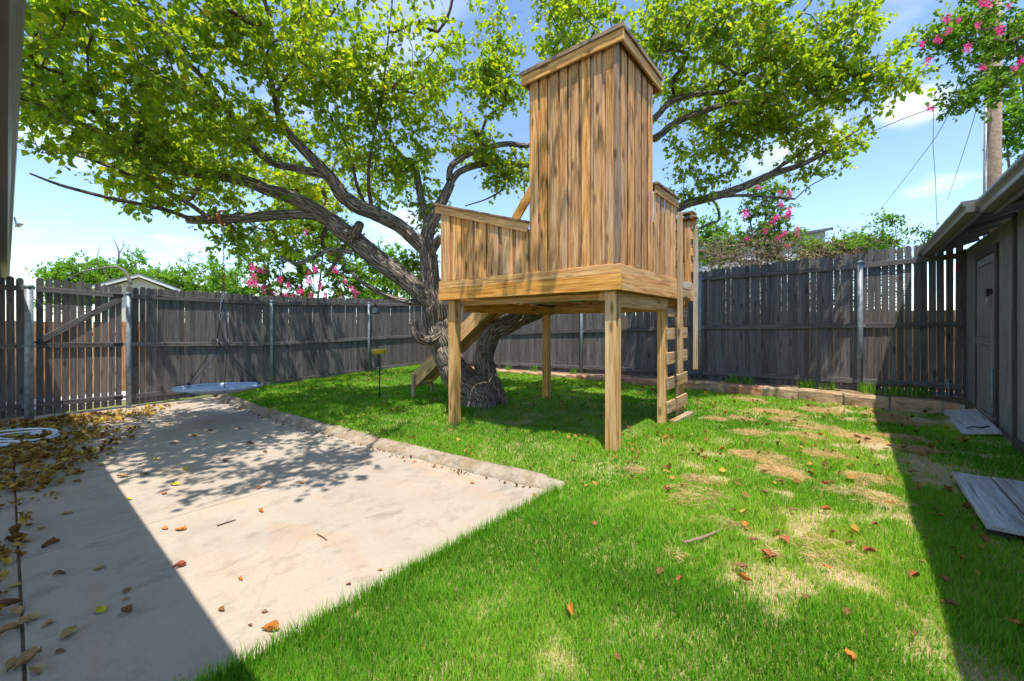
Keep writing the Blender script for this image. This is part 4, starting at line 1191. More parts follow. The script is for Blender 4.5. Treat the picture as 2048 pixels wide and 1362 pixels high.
limb('trunk_stem', [(992,880,7.9,.34),(993,830,7.9,.31),(988,792,7.92,.265),(972,745,7.95,.235),(968,705,8.0,.225),(985,668,8.05,.215),(1030,642,8.15,.195),(1090,620,8.35,.165),(1150,600,8.6,.15),(1230,545,8.8,.135),(1300,468,8.8,.12),(1360,415,8.7,.108),(1420,396,8.6,.10),(1480,376,8.5,.09),(1540,350,8.4,.075),(1600,330,8.3,.058),(1660,300,8.2,.042),(1700,270,8.1,.03),(1750,232,8.0,.016)], 48, 0.065, 0.06)
limb('limb', [(866,610,7.7,.20),(840,585,7.65,.225),(800,550,7.6,.22),(740,505,7.5,.215),(695,470,7.4,.21),(660,442,7.3,.175),(600,405,7.1,.145),(540,380,6.9,.13),(480,360,6.7,.115),(400,346,6.4,.10),(330,335,6.1,.085),(280,310,5.8,.075),(230,262,5.5,.065),(170,213,5.1,.05),(110,190,4.7,.035),(60,160,4.4,.02)], 44, 0.065, 0.06)
limb('limb', [(665,440,7.3,.10),(620,430,7.2,.115),(560,430,7.1,.11),(480,436,7.0,.105),(410,440,6.95,.10),(374,439,6.9,.085)], 18, 0.06)
limb('limb', [(850,500,7.75,.15),(832,482,7.7,.165),(800,452,7.6,.165),(745,426,7.4,.17),(693,400,7.2,.165),(660,358,7.0,.13),(612,305,6.7,.105),(582,274,6.5,.09),(562,246,6.4,.075)], 40, 0.07, 0.06)
limb('limb', [(650,350,6.95,.09),(600,338,6.8,.085),(535,322,6.5,.07),(490,272,6.2,.06),(455,225,5.9,.052),(400,150,5.5,.042),(335,92,5.1,.032),(285,35,4.8,.024),(240,-30,4.5,.015)], 14, 0.05)
limb('limb', [(850,492,7.75,.17),(858,455,7.75,.16),(872,425,7.75,.145),(890,392,7.75,.125),(902,366,7.75,.105)], 18, 0.08, 0.06)
limb('stub', [(862,505,7.7,.10),(872,488,7.55,.10),(880,474,7.45,.085)], 14, 0.1, 0.04)
limb('stub', [(700,480,7.4,.14),(712,462,7.2,.12),(720,448,7.1,.10)], 14, 0.1, 0.04)
limb('limb', [(385,440,6.92,.05),(345,424,6.6,.045),(290,411,6.2,.04),(200,391,5.7,.032),(120,370,5.2,.024),(60,347,4.9,.014)], 10, 0.05)
limb('limb', [(420,438,6.95,.05),(370,402,6.6,.05),(310,372,6.2,.043),(250,346,5.9,.036),(170,315,5.4,.028),(95,300,5.0,.018)], 10, 0.05)
limb('limb', [(560,250,6.4,.06),(548,190,6.1,.05),(530,115,5.8,.042),(505,60,5.5,.035),(450,0,5.2,.025),(400,-70,4.9,.015)], 12, 0.05)
limb('limb', [(548,190,6.1,.035),(590,130,6.1,.03),(640,60,6.1,.024),(680,0,6.1,.018),(700,-60,6.1,.012)], 10, 0.05)
limb('limb', [(745,424,7.4,.05),(738,380,7.35,.042),(738,330,7.3,.036),(748,270,7.2,.03),(765,180,7.1,.024),(775,90,7.0,.018),(785,0,6.9,.012)], 10, 0.04, mat=M_TWIG)
limb('limb', [(735,420,7.4,.045),(715,375,7.35,.036),(705,330,7.3,.03),(690,285,7.3,.024),(660,230,7.2,.016)], 10, 0.04, mat=M_TWIG)
limb('limb', [(862,470,7.85,.09),(848,420,8.0,.10),(838,375,8.1,.09),(830,335,8.15,.08),(800,310,8.2,.06),(770,260,8.2,.045),(760,200,8.2,.03)], 14, 0.06)
limb('limb', [(880,410,7.8,.08),(905,360,7.95,.085),(930,338,8.1,.08),(990,326,8.3,.075),(1055,330,8.4,.07),(1130,322,8.4,.065),(1220,302,8.3,.08),(1310,275,8.2,.085),(1340,252,8.1,.085),(1390,228,8.0,.08),(1450,209,7.9,.075),(1520,203,7.8,.06),(1570,190,7.7,.048),(1620,150,7.5,.036),(1680,100,7.3,.026),(1725,35,7.1,.015)], 16, 0.06)
limb('limb', [(898,360,7.85,.075),(905,330,7.9,.08),(950,303,8.0,.075),(1010,288,8.1,.07),(1060,291,8.15,.06),(1150,280,8.1,.06),(1250,262,7.9,.065),(1308,236,7.8,.075),(1338,206,7.7,.07),(1390,189,7.6,.062),(1455,181,7.5,.05),(1492,148,7.4,.04),(1545,90,7.2,.03),(1605,25,7.0,.02),(1650,-40,6.9,.012)], 16, 0.06)
limb('limb', [(1490,206,7.85,.045),(1530,232,7.85,.045),(1590,232,7.8,.038),(1640,205,7.7,.03),(1700,150,7.5,.022),(1750,80,7.3,.014)], 10, 0.05)
limb('limb', [(1490,372,8.5,.05),(1545,343,8.4,.046),(1610,300,8.3,.036),(1655,258,8.2,.026),(1668,235,8.2,.018)], 10, 0.05)
limb('limb', [(1420,396,8.6,.04),(1480,391,8.55,.042),(1540,394,8.5,.036),(1590,398,8.5,.026)], 10, 0.05)
limb('limb', [(1590,398,8.5,.016),(1620,372,8.4,.014),(1670,345,8.3,.011),(1708,323,8.2,.006)], 8, 0.04)
limb('limb', [(1395,402,8.6,.03),(1425,400,8.55,.035),(1440,437,8.6,.03),(1425,445,8.65,.034),(1395,458,8.75,.03)], 8, 0.05)
limb('limb', [(858,606,7.7,.075),(820,604,7.6,.075),(780,594,7.5,.065),(745,578,7.4,.055),(715,558,7.3,.045),(702,545,7.25,.03)], 12, 0.08)
limb('burl', [(880,664,7.6,.13),(858,680,7.48,.125),(838,674,7.4,.115),(829,655,7.38,.10),(832,640,7.4,.075)], 20, 0.1, 0.04)
limb('limb', [(705,505,7.4,.06),(660,500,7.3,.055),(620,518,7.2,.045),(590,527,7.15,.035),(560,512,7.1,.02)], 10, 0.06)
limb('limb', [(688,490,7.4,.055),(676,516,7.3,.045),(655,548,7.2,.03),(645,556,7.2,.02)], 10, 0.06, mat=M_TWIG)
limb('limb', [(1000,323,8.3,.03),(1010,370,8.4,.026),(980,395,8.5,.022),(930,412,8.5,.014)], 8, 0.05)
limb('limb', [(1020,290,8.1,.03),(1045,350,8.3,.024),(1050,400,8.4,.018)], 8, 0.05)

skel = Skeleton()
for nm, Pc, Rc in LIMBS:
    if nm in ('trunk', 'burl', 'stub'): continue
    k = Pc[::2] if nm != 'trunk_stem' else Pc[len(Pc)//2::2]
    skel.add_path(k)
ELL = [  # (px, py, ahead, (right, depth, up), clusters)
    (140, 50, 4.1, (1.1, 1.0, .75), 34), (120, 215, 4.6, (.95, .9, .55), 27), (200, 320, 5.6, (1.25, .9, .38), 34), (330, 130, 5.0, (1.2, 1.1, .85), 47),
    (420, 255, 6.1, (1.1, .9, .7), 44), (540, 60, 5.5, (1.1, 1.1, .8), 42), (700, 110, 6.4, (1.25, 1.2, 1.0), 62), (700, 260, 7.3, (1.3, .9, .8), 50),
    (860, 150, 7.4, (1.0, 1.0, 1.0), 44), (970, 255, 8.0, (.9, .9, .7), 48), (480, 375, 7.4, (1.5, .6, .42), 24), (650, 395, 8.2, (1.2, .5, .45), 36), (330, 395, 6.6, (1.1, .5, .3), 14),
    (800, 330, 8.1, (.8, .6, .55), 24), (860, 430, 8.3, (.45, .4, .5), 14), (440, 480, 7.2, (.6, .4, .22), 9), (560, 470, 7.8, (.8, .5, .3), 12), (820, 530, 8.4, (.6, .4, .5), 16),
    (1130, 30, 7.0, (.95, .9, .8), 44), (1330, 90, 7.6, (1.1, .9, .95), 60), (1490, 100, 6.8, (1.1, .9, .9), 64), (1620, 90, 7.0, (.95, .9, .85), 58), (1690, 130, 7.0, (.6, .7, .8), 34),
    (1570, 225, 7.7, (1.1, .7, .42), 46), (1440, 300, 8.2, (1.1, .5, .55), 32), (1640, 290, 8.2, (.8, .4, .35), 22), (1580, 350, 8.4, (.7, .3, .2), 6), (1390, 360, 8.4, (.4, .3, .5), 7),
    (1010, 350, 8.4, (.55, .4, .5), 22), (1000, 190, 8.1, (.55, .6, .8), 34), (1060, 50, 7.8, (.8, .6, .7), 26), (1210, 10, 7.8, (.9, .5, .6), 26), (1390, 190, 8.3, (.7, .5, .6), 18), (1760, 170, 6.6, (.3, .5, .55), 12),
    (330, 300, 7.6, (1.2, .9, .5), 26), (500, 290, 8.8, (1.5, 1.0, .7), 30), (640, 340, 9.9, (1.5, 1.0, .75), 28), (760, 350, 10.8, (1.3, .9, .8), 24), (1450, 200, 8.6, (1.6, .6, .8), 34), (1600, 170, 8.0, (1.0, .6, .7), 16),
]
gen = np.random.default_rng(21)
C = []
for px, py, Y, r, n in ELL:
    q = ell_points(gen, PX(px, py, Y), r, int(n * 1.35))
    hole = fbm(q[:, 0] * 1.1 + q[:, 2] * 0.7, q[:, 1] * 1.1 - q[:, 2] * 0.9, 6, 3)
    C.append(q[hole > 0.405][:int(n * 1.0)])
# the crown goes on above the frame: over the patio, over the tower, over the right branches
for c, r, n in (((-2.75, 2.9, 5.6), (1.35, 1.0, .6), 44), ((-1.9, 3.6, 6.2), (.9, .8, .5), 18), ((-4.6, 4.0, 5.6), (1.9, 1.5, .8), 66), ((-2.9, 5.6, 6.6), (1.8, 1.2, .8), 22), ((-6.6, 5.2, 4.7), (1.1, 1.1, .6), 36), ((0.3, 4.2, 7.3), (1.3, .9, .45), 20), ((-0.6, 6.8, 7.6), (1.6, 1.1, .6), 14), ((3.0, 7.0, 7.6), (1.8, 1.1, .6), 16), ((4.4, 6.3, 7.0), (1.5, .7, .5), 9)):
    q = ell_points(gen, c2w(*c), r, int(n * 1.3)); hole = fbm(q[:, 0] * 1.2 + 3, q[:, 1] * 1.2, 6, 3); C.append(q[hole > 0.40][:n])
C = np.vstack(C)
skel.grow(C, gen)
V, F, B = skel.twig_arrays(0.0036, 0.52)
t0 = np.array(PW[bt_].to_translation())
me = trimesh('twigs', V - t0, F, {'bk': B}, True)
tag(link('twigs', me, PW[bt_], bt_, M_TWIG), None, None, None, 'stuff')
ypatch = np.array(PX(640, 400, 8.2)), np.array(PX(860, 240, 7.9))
def tint_big(P, T, g):
    f = fbm(P[:, 0] * 0.8 + P[:, 2], P[:, 1] * 0.8, 3, 3)
    T = T * 0.8 + (f - 0.5) * 0.6 + 0.06
    for y in ypatch: T += 0.28 * np.exp(-(np.linalg.norm(P - y, axis=1) / 1.0) ** 2)
    yl = g.random(len(P)) < 0.035; T[yl] = g.uniform(0.85, 1.0, yl.sum())
    return np.clip(T, 0, 1)
Pn, D, U, S, T, sg = spray(C, 56, 1.0, gen, (0.045, 0.108), 0.5, tint_big, 6, 0.52)
V, F, tt = leaves_arrays(Pn, D, U, S, T)
me = trimesh('crown', V - t0, F, {'tint': tt})
tag(link('crown', me, PW[bt_], bt_, M_LEAF), None, None, None, 'stuff')
V, F = segs_arrays(sg[0], sg[1], 0.0032)
me = trimesh('twiglets', V - t0, F, {'bk': V * 0.1})
tag(link('twiglets', me, PW[bt_], bt_, M_TWIG), None, None, None, 'stuff')

# ------------------------------------------------------------------ other trees and shrubs
def small_tree(name, base, label, cat, stems, ells, per, size, mat, seed, group=None, barkm=M_BARK2, tl=0.4, r0=0.006, lv=(LEAF4_V, LEAF4_F), droop=0.2, width=1.0, stemr=0.05):
    g = np.random.default_rng(seed)
    t = thing(name, base, label, cat, group)
    b = np.array(PW[t].to_translation()); sk = Skeleton()
    for i, top in enumerate(stems):
        top = np.array(top); st_ = b + np.array([g.normal() * .12, g.normal() * .12, 0])
        mid = (st_ + top) / 2 + g.normal(size=3) * 0.12
        Pc, Rc = catmull([st_, mid, top], [stemr, stemr * .75, stemr * .4], 0.2)
        sk.add_path(Pc)
        Vv, Ff, Bk = tube_arrays(Pc, Rc, 8, 0.06, i)
        me = mesh('trunk', Vv - b, Ff, True); a = me.attributes.new('bk', 'FLOAT_VECTOR', 'POINT'); a.data.foreach_set('vector', np.asarray(Bk, np.float32).ravel())
        link('trunk', me, PW[t], t, barkm)
    C = np.vstack([ell_points(g, c, r, n) for c, r, n in ells])
    sk.grow(C, g, 0.0)
    Vv, Ff, Bk = sk.twig_arrays(r0, 0.5)
    tag(link('branches', trimesh('branches', Vv - b, Ff, {'bk': Bk}, True), PW[t], t, barkm), None, None, None, 'stuff')
    P, D, U, S, T, sg = spray(C, per, 1.0, g, size, droop, None, 4, tl)
    Vv, Ff, tt = leaves_arrays(P, D, U, S, T, lv[0], lv[1], width)
    tag(link('crown', trimesh('crown', Vv - b, Ff, {'tint': tt}), PW[t], t, mat), None, None, None, 'stuff')
    return t, C, g
# blossom panicle, shared
gb = np.random.default_rng(5)
bp = rand_dirs(70, gb) * (gb.random(70) ** .4)[:, None] * np.array([0.5, 0.5, 0.8])
Vv, Ff, tt = leaves_arrays(bp, rand_dirs(70, gb), rand_dirs(70, gb), gb.uniform(.16, .30, 70), gb.random(70), LEAF4_V, LEAF4_F, 1.3)
ME_BLOOM = trimesh('blossom', Vv, Ff, {'tint': tt}); ME_BLOOM.materials.append(M_PINK)
def blooms(t, spots, s, g):
    for p in spots:
        M = Matrix.Translation(Vector(p)) @ Matrix.Rotation(g.uniform(0, 6.28), 4, 'Z') @ Matrix.Rotation(g.uniform(-.6, .6), 4, 'X') @ Matrix.Scale(s * g.uniform(.75, 1.25), 4)
        link('blossom', ME_BLOOM, M, t)
# crape myrtle beyond the left fence
b = PX(600, 640, 14.5); b.z = -0.05
t, C, g = small_tree('crape_myrtle', b, 'pink flowering crape myrtle behind the left fence, left of the trunk', 'tree',
    [PX(520, 500, 14.3), PX(590, 470, 14.5), PX(650, 470, 14.7), PX(700, 520, 14.5), PX(560, 540, 14.2)],
    [(PX(545, 520, 14.3), (1.3, .9, 1.0), 60), (PX(640, 500, 14.5), (1.5, 1.0, 1.2), 90), (PX(690, 570, 14.4), (1.0, .8, .8), 40), (PX(560, 600, 14.3), (1.6, .8, .7), 50), (PX(600, 440, 14.6), (1.0, .8, .5), 24)], 90, (.07, .12), M_CRAPE, 31, 'crape myrtles with pink blossom')
blooms(t, [PX(a, c_, 13.4 + g.uniform(-.3, .5)) for a, c_ in ((596,470),(612,464),(520,480),(505,535),(517,540),(508,552),(500,565),(512,566),(528,577),(615,545),(618,560),(640,568),(600,582),(575,570),(560,560),(548,584),(630,538),(660,505),(672,540),(690,562),(705,578),(650,590),(585,595),(570,590),(540,590),(680,590),(622,590),(670,538),(712,588),(530,540))], 0.18, g)
# crape myrtle beyond the back fence
b = PX(1530, 640, 12.5); b.z = -0.05
t, C, g = small_tree('crape_myrtle', b, 'pink flowering crape myrtle behind the back fence, right of the playhouse', 'tree',
    [PX(1530, 400, 12.3), PX(1500, 440, 12.4), PX(1560, 450, 12.6), PX(1520, 500, 12.2)],
    [(PX(1530, 400, 12.4), (.75, .6, .6), 40), (PX(1520, 460, 12.4), (.8, .7, .7), 44), (PX(1560, 490, 12.4), (1.0, .7, .6), 40)], 60, (.06, .10), M_CRAPE, 33, 'crape myrtles with pink blossom')
blooms(t, [PX(a, c_, 11.7) for a, c_ in ((1487,432),(1492,425),(1553,435),(1578,422),(1575,430),(1530,462),(1542,448),(1595,457),(1562,470),(1570,465),(1556,478),(1593,468),(1574,492),(1495,478),(1560,408),(1516,375),(1560,385),(1580,386))], 0.16, g)
# crape myrtle at the top right, behind the shed corner
b = c2w(11.6, 8.8, -0.05)
t, C, g = small_tree('crape_myrtle', b, 'tall pink flowering crape myrtle at top right in front of the pole', 'tree',
    [PX(2030, 60, 8.0), PX(2060, 40, 8.0), PX(2050, -60, 8.2), PX(2090, 120, 8.3)],
    [(PX(1960, 70, 8.0), (.95, .7, .75), 40), (PX(2050, 90, 8.0), (.9, .8, .9), 40), (PX(2020, -60, 8.2), (1.2, .9, .6), 40), (PX(1890, 60, 7.9), (.4, .4, .4), 14), (PX(1985, 165, 7.9), (.6, .5, .32), 17), (PX(1925, 205, 7.9), (.5, .3, .08), 7)], 64, (.06, .10), M_CRAPE, 35, 'crape myrtles with pink blossom')
blooms(t, [PX(a, c_, 7.3) for a, c_ in ((1845,88),(1875,80),(1893,38),(1918,40),(1897,62),(1965,5),(1975,8),(2018,12),(2045,120),(2030,135),(1965,135),(1935,95),(1856,122),(1858,215),(1955,50),(2000,60))], 0.10, g)
# feathery trees beyond the left fence
for i, (px, py, Y, r, lab) in enumerate(((150, 548, 19, (1.7, 1.2, .75), 'low feathery green tree behind the fence at the far left'), (250, 540, 21, (1.8, 1.3, .9), 'feathery green tree behind the white gable'),
                                      (360, 560, 20, (2.0, 1.3, .85), 'bright green feathery tree right of the white gable'), (455, 560, 22, (2.2, 1.5, 1.2), 'feathery green tree behind the swing chain'),
                                      (775, 545, 16.5, (1.5, 1.0, 1.4), 'light green tree behind the fence, left of the trunk'))):
    b = PX(px, 640, Y); b.z = -0.05
    c0 = PX(px, py, Y)
    small_tree('feathery_tree', b, lab, 'tree', [c0 + Vector((.5, 0, .3)), c0 + Vector((-.6, .2, .1)), c0 + Vector((0, .4, .5))],
               [(c0, r, 34), (c0 - Vector((0, 0, .9)), (r[0]*1.05, r[1], r[2]), 40)], 84, (.13, .22), M_FEATH, 50 + i, 'trees beyond the left fence', tl=0.8, r0=.008, width=.6, stemr=.09)
for i, (px, py, Y, r, lab) in enumerate(((1425, 480, 15, (1.0, .8, .9), 'small yellow green tree just right of the playhouse'), (1660, 500, 13.0, (.9, .5, .22), 'green shrub crown behind the right part of the back fence'), (1735, 498, 12.5, (.6, .5, .25), 'low green shrub above the fence near the second steel post'), (2040, 250, 15, (.6, .8, 1.3), 'green tree behind the utility pole at the right edge'))):
    b = PX(px, 640, Y); b.z = -0.05; c0 = PX(px, py, Y)
    small_tree('garden_tree', b, lab, 'tree', [c0 + Vector((.3, 0, .2)), c0 + Vector((-.3, .2, .1))], [(c0, r, 60)], 50, (.10, .17), M_FEATH, 60 + i, None, tl=0.5, r0=.008, stemr=.07)
# feathery saplings over the back fence on the right
for i, (stems_, ells_, lab) in enumerate((
    ([PX(1790, 450, 10.5), PX(1740, 470, 10.5)], [(PX(1775, 440, 10.5), (.5, .3, .22), 12), (PX(1735, 480, 10.5), (.5, .3, .22), 10), (PX(1700, 480, 10.6), (.4, .3, .25), 8)], 'thin sapling with small leaves above the back fence near the shed'),
    ([PX(1850, 470, 10.2)], [(PX(1840, 470, 10.2), (.42, .25, .16), 9)], 'leafy shoot above the fence beside the shed gutter'))):
    b = PX(1800 + 40 * i, 640, 10.7); b.z = -0.05
    small_tree('sapling', b, lab, 'sapling', stems_, ells_, 34, (.05, .09), M_FEATH, 70 + i, None, tl=0.35, r0=.004, stemr=.02)
# dead branching tree behind the gable
b = PX(262, 640, 17); b.z = -0.05
dt = thing('dead_tree', b, 'bare grey dead branches rising above the white gable', 'tree')
mbk = MB()
for pts, r in (([(262,575,17),(255,550,17),(236,534,17),(200,537,17),(160,545,17),(120,566,17)], (.13,.12,.09,.07,.04,.015)), ([(236,528,17),(238,505,17),(232,488,17),(226,470,17)], (.07,.06,.03,.008)), ([(240,505,17),(247,492,17),(247,478,17)], (.04,.025,.008)),
                ([(196,531,17),(194,512,17),(203,488,17)], (.05,.03,.008)), ([(258,545,17),(275,525,17),(290,540,17)], (.06,.04,.01)), ([(180,533,17),(160,560,17),(155,575,17)], (.04,.03,.015)), ([(208,530,17),(215,555,17),(230,570,17)], (.04,.03,.012)), ([(264,640,17),(263,600,17),(262,570,17)], (.16,.15,.13))):
    P, R = catmull([np.array(PX(*q)) for q in pts], np.array(r) * .5, 0.25); mbk.tube(P, R, 7)
o = mbk.build('trunk', mat_plain('dead wood', (0.15, 0.125, 0.11), 0.9, 0, 20, 0.3), dt, True)
# tangled dry brush over the back fence
g = np.random.default_rng(77)
n = 1500
base = np.array([tuple(PX(g.uniform(1400, 1800), 560, g.uniform(10.8, 12.4))) for _ in range(n)]); base[:, 2] = g.uniform(1.4, 3.9, n)
dv = rand_dirs(n, g); dv[:, 2] = np.abs(dv[:, 2]) * 0.6
tip = base + dv * g.uniform(.3, .9, n)[:, None]
tip[:, 2] = np.minimum(tip[:, 2], 4.35 + 0.3 * np.sin(tip[:, 0] * 2.1))
V, F = segs_arrays(base, tip, 0.010)
lp = base + (tip - base) * g.random(n)[:, None]
lp = np.repeat(lp, 9, 0) + g.normal(size=(n * 9, 3)) * 0.2
lp[:, 2] = np.minimum(lp[:, 2], 4.3 + .3 * np.sin(lp[:, 0] * 2.1))
V2, F2, t2 = leaves_arrays(lp, rand_dirs(len(lp), g), rand_dirs(len(lp), g), g.uniform(.03, .07, len(lp)), g.random(len(lp)), LEAF4_V, LEAF4_F)
me = trimesh('dry_brush', np.vstack([V, V2]), np.vstack([F, F2 + len(V)]), {'tint': np.concatenate([np.repeat(g.random(n), 6), t2])})
tag(link('dry_brush', me, None, None, M_BRUSH), 'tangle of dry brown brush above the back fence', 'brush', None, 'stuff')
# ground-rooted stems so the brush stands
# ------------------------------------------------------------------ neighbours' buildings, pole and wires
wg = PX(277, 640, 18); gx = CS; 
def house_frame(o, ang): return Matrix.Translation(o) @ Matrix.Rotation(ang, 4, 'Z')
gab = thing('garden_building', (wg.x, wg.y, -0.06), 'small building with white gable behind the left fence', 'building')
Mg = house_frame(Vector((wg.x, wg.y, -0.06)), YAW + 0.68)
def place(mb, name, mat, parent, M): return link(name, mesh(name, mb.v, mb.f), M, parent, mat)
hw, zt_, ze = 1.32, 3.95, 3.35
place(MB().box((-hw + .2, .3, 0), (hw - .2, 4.5, 3.25)), 'wall', M_TANW, gab, Mg)
place(MB().add([(-hw + .18, .28, 3.25), (hw - .18, .28, 3.25), (0, .28, zt_ - .16), (-hw + .18, .32, 3.25), (hw - .18, .32, 3.25), (0, .32, zt_ - .16)], [(0,1,2),(5,4,3),(0,2,5,3),(1,4,5,2),(0,3,4,1)]), 'gable', M_TANW, gab, Mg)
for s_ in (-1, 1):
    place(MB().add([(0, 0, zt_), (s_*hw*1.12, 0, ze - .02), (s_*hw*1.12, 4.8, ze - .02), (0, 4.8, zt_), (0, 0, zt_ - .13), (s_*hw*1.12, 0, ze - .15), (s_*hw*1.12, 4.8, ze - .15), (0, 4.8, zt_ - .13)],
           [(0,1,2,3),(7,6,5,4),(0,4,5,1),(1,5,6,2),(2,6,7,3)]), 'roof_slope', M_WHITEW, gab, Mg)
    place(MB().add([(0, -.02, zt_ + .03), (s_*hw*1.14, -.02, ze), (s_*hw*1.14, 4.82, ze), (0, 4.82, zt_ + .03), (0, -.02, zt_ + .004), (s_*hw*1.14, -.02, ze - .018)], [(0,1,2,3),(0,4,5,1)]), 'shingles', M_SHINGLE, gab, Mg)
nb = PX(1540, 640, 21)
nh = thing('neighbour_house', (nb.x, nb.y, -0.06), 'pale grey two storey house behind the crape myrtle at right', 'house')
Mn = house_frame(Vector((nb.x, nb.y, -0.06)), YAW + 0.1)
place(MB().box((-3.6, 0, 0), (3.05, 6, 5.9)), 'wall', M_GREYW, nh, Mn)
place(MB().add([(-4.0,-.3,5.45),(3.2,-.3,6.70),(3.2,6.3,6.70),(-4.0,6.3,5.45),(-4.0,-.3,5.33),(3.2,-.3,6.58),(3.2,6.3,6.58),(-4.0,6.3,5.33)], [(0,1,2,3),(7,6,5,4),(0,4,5,1),(1,5,6,2),(2,6,7,3),(3,7,4,0)]), 'roof', M_SHINGLE, nh, Mn)
place(MB().add([(-3.6,.02,5.85),(3.05,.02,5.85),(3.05,.02,6.6),(-3.6,.02,5.5),(-3.6,.3,5.85),(3.05,.3,5.85),(3.05,.3,6.6),(-3.6,.3,5.5)], [(0,1,2,3),(7,6,5,4),(0,4,5,1),(1,5,6,2),(2,6,7,3),(3,7,4,0)]), 'gable', M_GREYW, nh, Mn)
for i in range(9):
    place(MB().box((-3.61, -.03, 3.0 + i * .3), (3.06, -.005, 3.27 + i * .3)), 'siding_board', M_GREYW, nh, Mn)
for x in (-1.2, 1.4):
    w_ = place(MB().box((x - .55, -.08, 3.9), (x + .55, -.035, 5.1)), 'window', M_WHITEW, nh, Mn)
    link('pane', mesh('pane', *(lambda m_: (m_.v, m_.f))(MB().box((x - .47, -.10, 3.98), (x + .47, -.085, 5.02)))), Mn, w_, M_GLASS)
# grey roof corner seen by the shed gutter end
pp = PX(1985, 330, 9.6)
pole = thing('utility_pole', (pp.x, pp.y, -0.06), 'weathered wooden utility pole rising behind the shed', 'pole')
mb = MB(); mb.tube([(pp.x, pp.y, -0.06), (pp.x, pp.y, 5), (pp.x + .03, pp.y, 11)], [.155, .145, .125], 14); mb.build('shaft', M_POLE, pole, True)
e_ = c2w(-1, 0, 0) * 0.15
mb = MB(); mb.tube([(pp.x + e_.x*1.05, pp.y + e_.y*1.05, 0), (pp.x + e_.x*1.05, pp.y + e_.y*1.05, 6.9)], 0.028, 8); mb.build('conduit', M_STEEL, pole, True)
mb = MB(); mb.bar((pp.x - .9, pp.y - .3, 10.2), (pp.x + .9, pp.y + .3, 10.2), .1, .12); mb.build('crossarm', M_POLE, pole)
def wire(pts, r, label):
    mb = MB(); P, R = catmull([np.array(p) for p in pts], [r] * len(pts), 0.6); mb.tube(P, R, 5)
    tag(mb.build('wire', M_WIRE, smoothf=True), label, 'wire', 'overhead wires')
wire([PX(1560, 345, 16), PX(1700, 283, 13), PX(1800, 240, 11.3), PX(1900, 207, 10.2), PX(1985, 203, 9.5), PX(2120, 200, 8.2)], 0.011, 'dark cable running from the tree canopy to the pole')
wire([PX(1985, 20, 9.6), PX(1925, 165, 12), PX(1880, 260, 15), PX(1830, 330, 20), PX(1760, 420, 32)], 0.012, 'thin wire sagging left from the pole, longest of three')
wire([PX(1990, 60, 9.6), PX(1955, 210, 13), PX(1925, 310, 18), PX(1895, 400, 30)], 0.011, 'thin wire dropping just left of the pole')
wire([PX(1868, 215, 10.6), PX(1866, 290, 11), PX(1871, 360, 11.4), PX(1874, 470, 12)], 0.006, 'hair thin wire hanging straight below the cable')

# ------------------------------------------------------------------ swing, feeders, hose
sw = PX(440, 774, 7.0); top = PX(447, 438, 7.0)
swg = thing('saucer_swing', (sw.x, sw.y, sw.z - .1), 'blue grey saucer swing hanging on chain and ropes from the limb', 'swing')
cx, cy, cz = sw.x, sw.y, sw.z
RS = 0.60
n = 40
ringp = [(cx + RS*math.cos(2*math.pi*i/n), cy + RS*math.sin(2*math.pi*i/n), cz + .03*math.sin(2*math.pi*i/n + 2.2)) for i in range(n + 1)]
mb = MB(); mb.tube(ringp, 0.034, 10, False); mb.build('rim', M_BLUE, swg, True)
v = []; f = []
for j in range(7):
    rr = RS * (1 - j/6); zz = -0.11 * (1 - (rr/RS)**2)
    v += [(cx + rr*math.cos(2*math.pi*i/n), cy + rr*math.sin(2*math.pi*i/n), cz + .03*math.sin(2*math.pi*i/n + 2.2)*(rr/RS) + zz - .012) for i in range(n)]
f = [(j*n+i, j*n+(i+1) % n, (j+1)*n+(i+1) % n, (j+1)*n+i) for j in range(6) for i in range(n)]
MB().add(v, f).build('seat_net', M_NET, swg, True)
v2 = [(a, b_, c_ + .02) for a, b_, c_ in v]
MB().add(v2, f).build('seat_cover', M_BLUE, swg, True)
jn = Vector((top.x, top.y, 2.16)); low1 = PX(434, 682, 7.0); low2 = PX(456, 682, 7.0)
mb = MB(); mb.tube([jn + Vector((0, 0, -.10)), (jn + low1)/2, low1], 0.008, 6); mb.build('strap', M_BLACK, swg, True)
for k_ in range(3):
    mb = MB(); mb.tube([jn + Vector((0, 0, -.14 + .01*k_)), (jn + low2)/2 + Vector((.02*k_ - .02, 0, 0)), low2], 0.007, 6); mb.build('strap', M_NAVY, swg, True)
for a_, lw, mt in ((3.7, low1, M_BLACK), (0.9, low1, M_BLACK), (5.2, low2, M_NAVY), (2.3, low2, M_BLACK), (6.1, low2, M_BLACK)):
    e = Vector((cx + RS*math.cos(a_), cy + RS*math.sin(a_), cz + .03))
    mb = MB(); mb.tube([lw, (lw + e)/2 + Vector((0, 0, -.01)), e], 0.006, 6); mb.build('rope', mt, swg, True)
    mb = MB(); mb.tube([e + Vector((0,0,.03)), e + Vector((.0,0,-.045))], 0.022, 8); mb.build('rim_loop', M_BLACK, swg, True)
def chain(name, a, b, mat, link_l=0.06, r=0.006, w=0.015):
    a, b = Vector(a), Vector(b); d = b - a; k = max(1, int(d.length / (link_l * .78))); d_ = d.normalized()
    u = d_.cross(Vector((1, .3, 0))).normalized(); w2 = d_.cross(u); mb = MB()
    for i in range(k):
        c = a + d * ((i + .5) / k); s_ = u if i % 2 else w2
        pts = [c + d_ * (math.cos(t_) * link_l/2) + s_ * (math.sin(t_) * w) for t_ in np.linspace(0, 2*math.pi, 9)]
        mb.tube(pts, r, 5, False)
    return mb.build(name, mat, swg, True)
chain('chain', (top.x, top.y, top.z - .08), (top.x, top.y, 2.62), M_CHAIN, 0.05, 0.0045, 0.011)
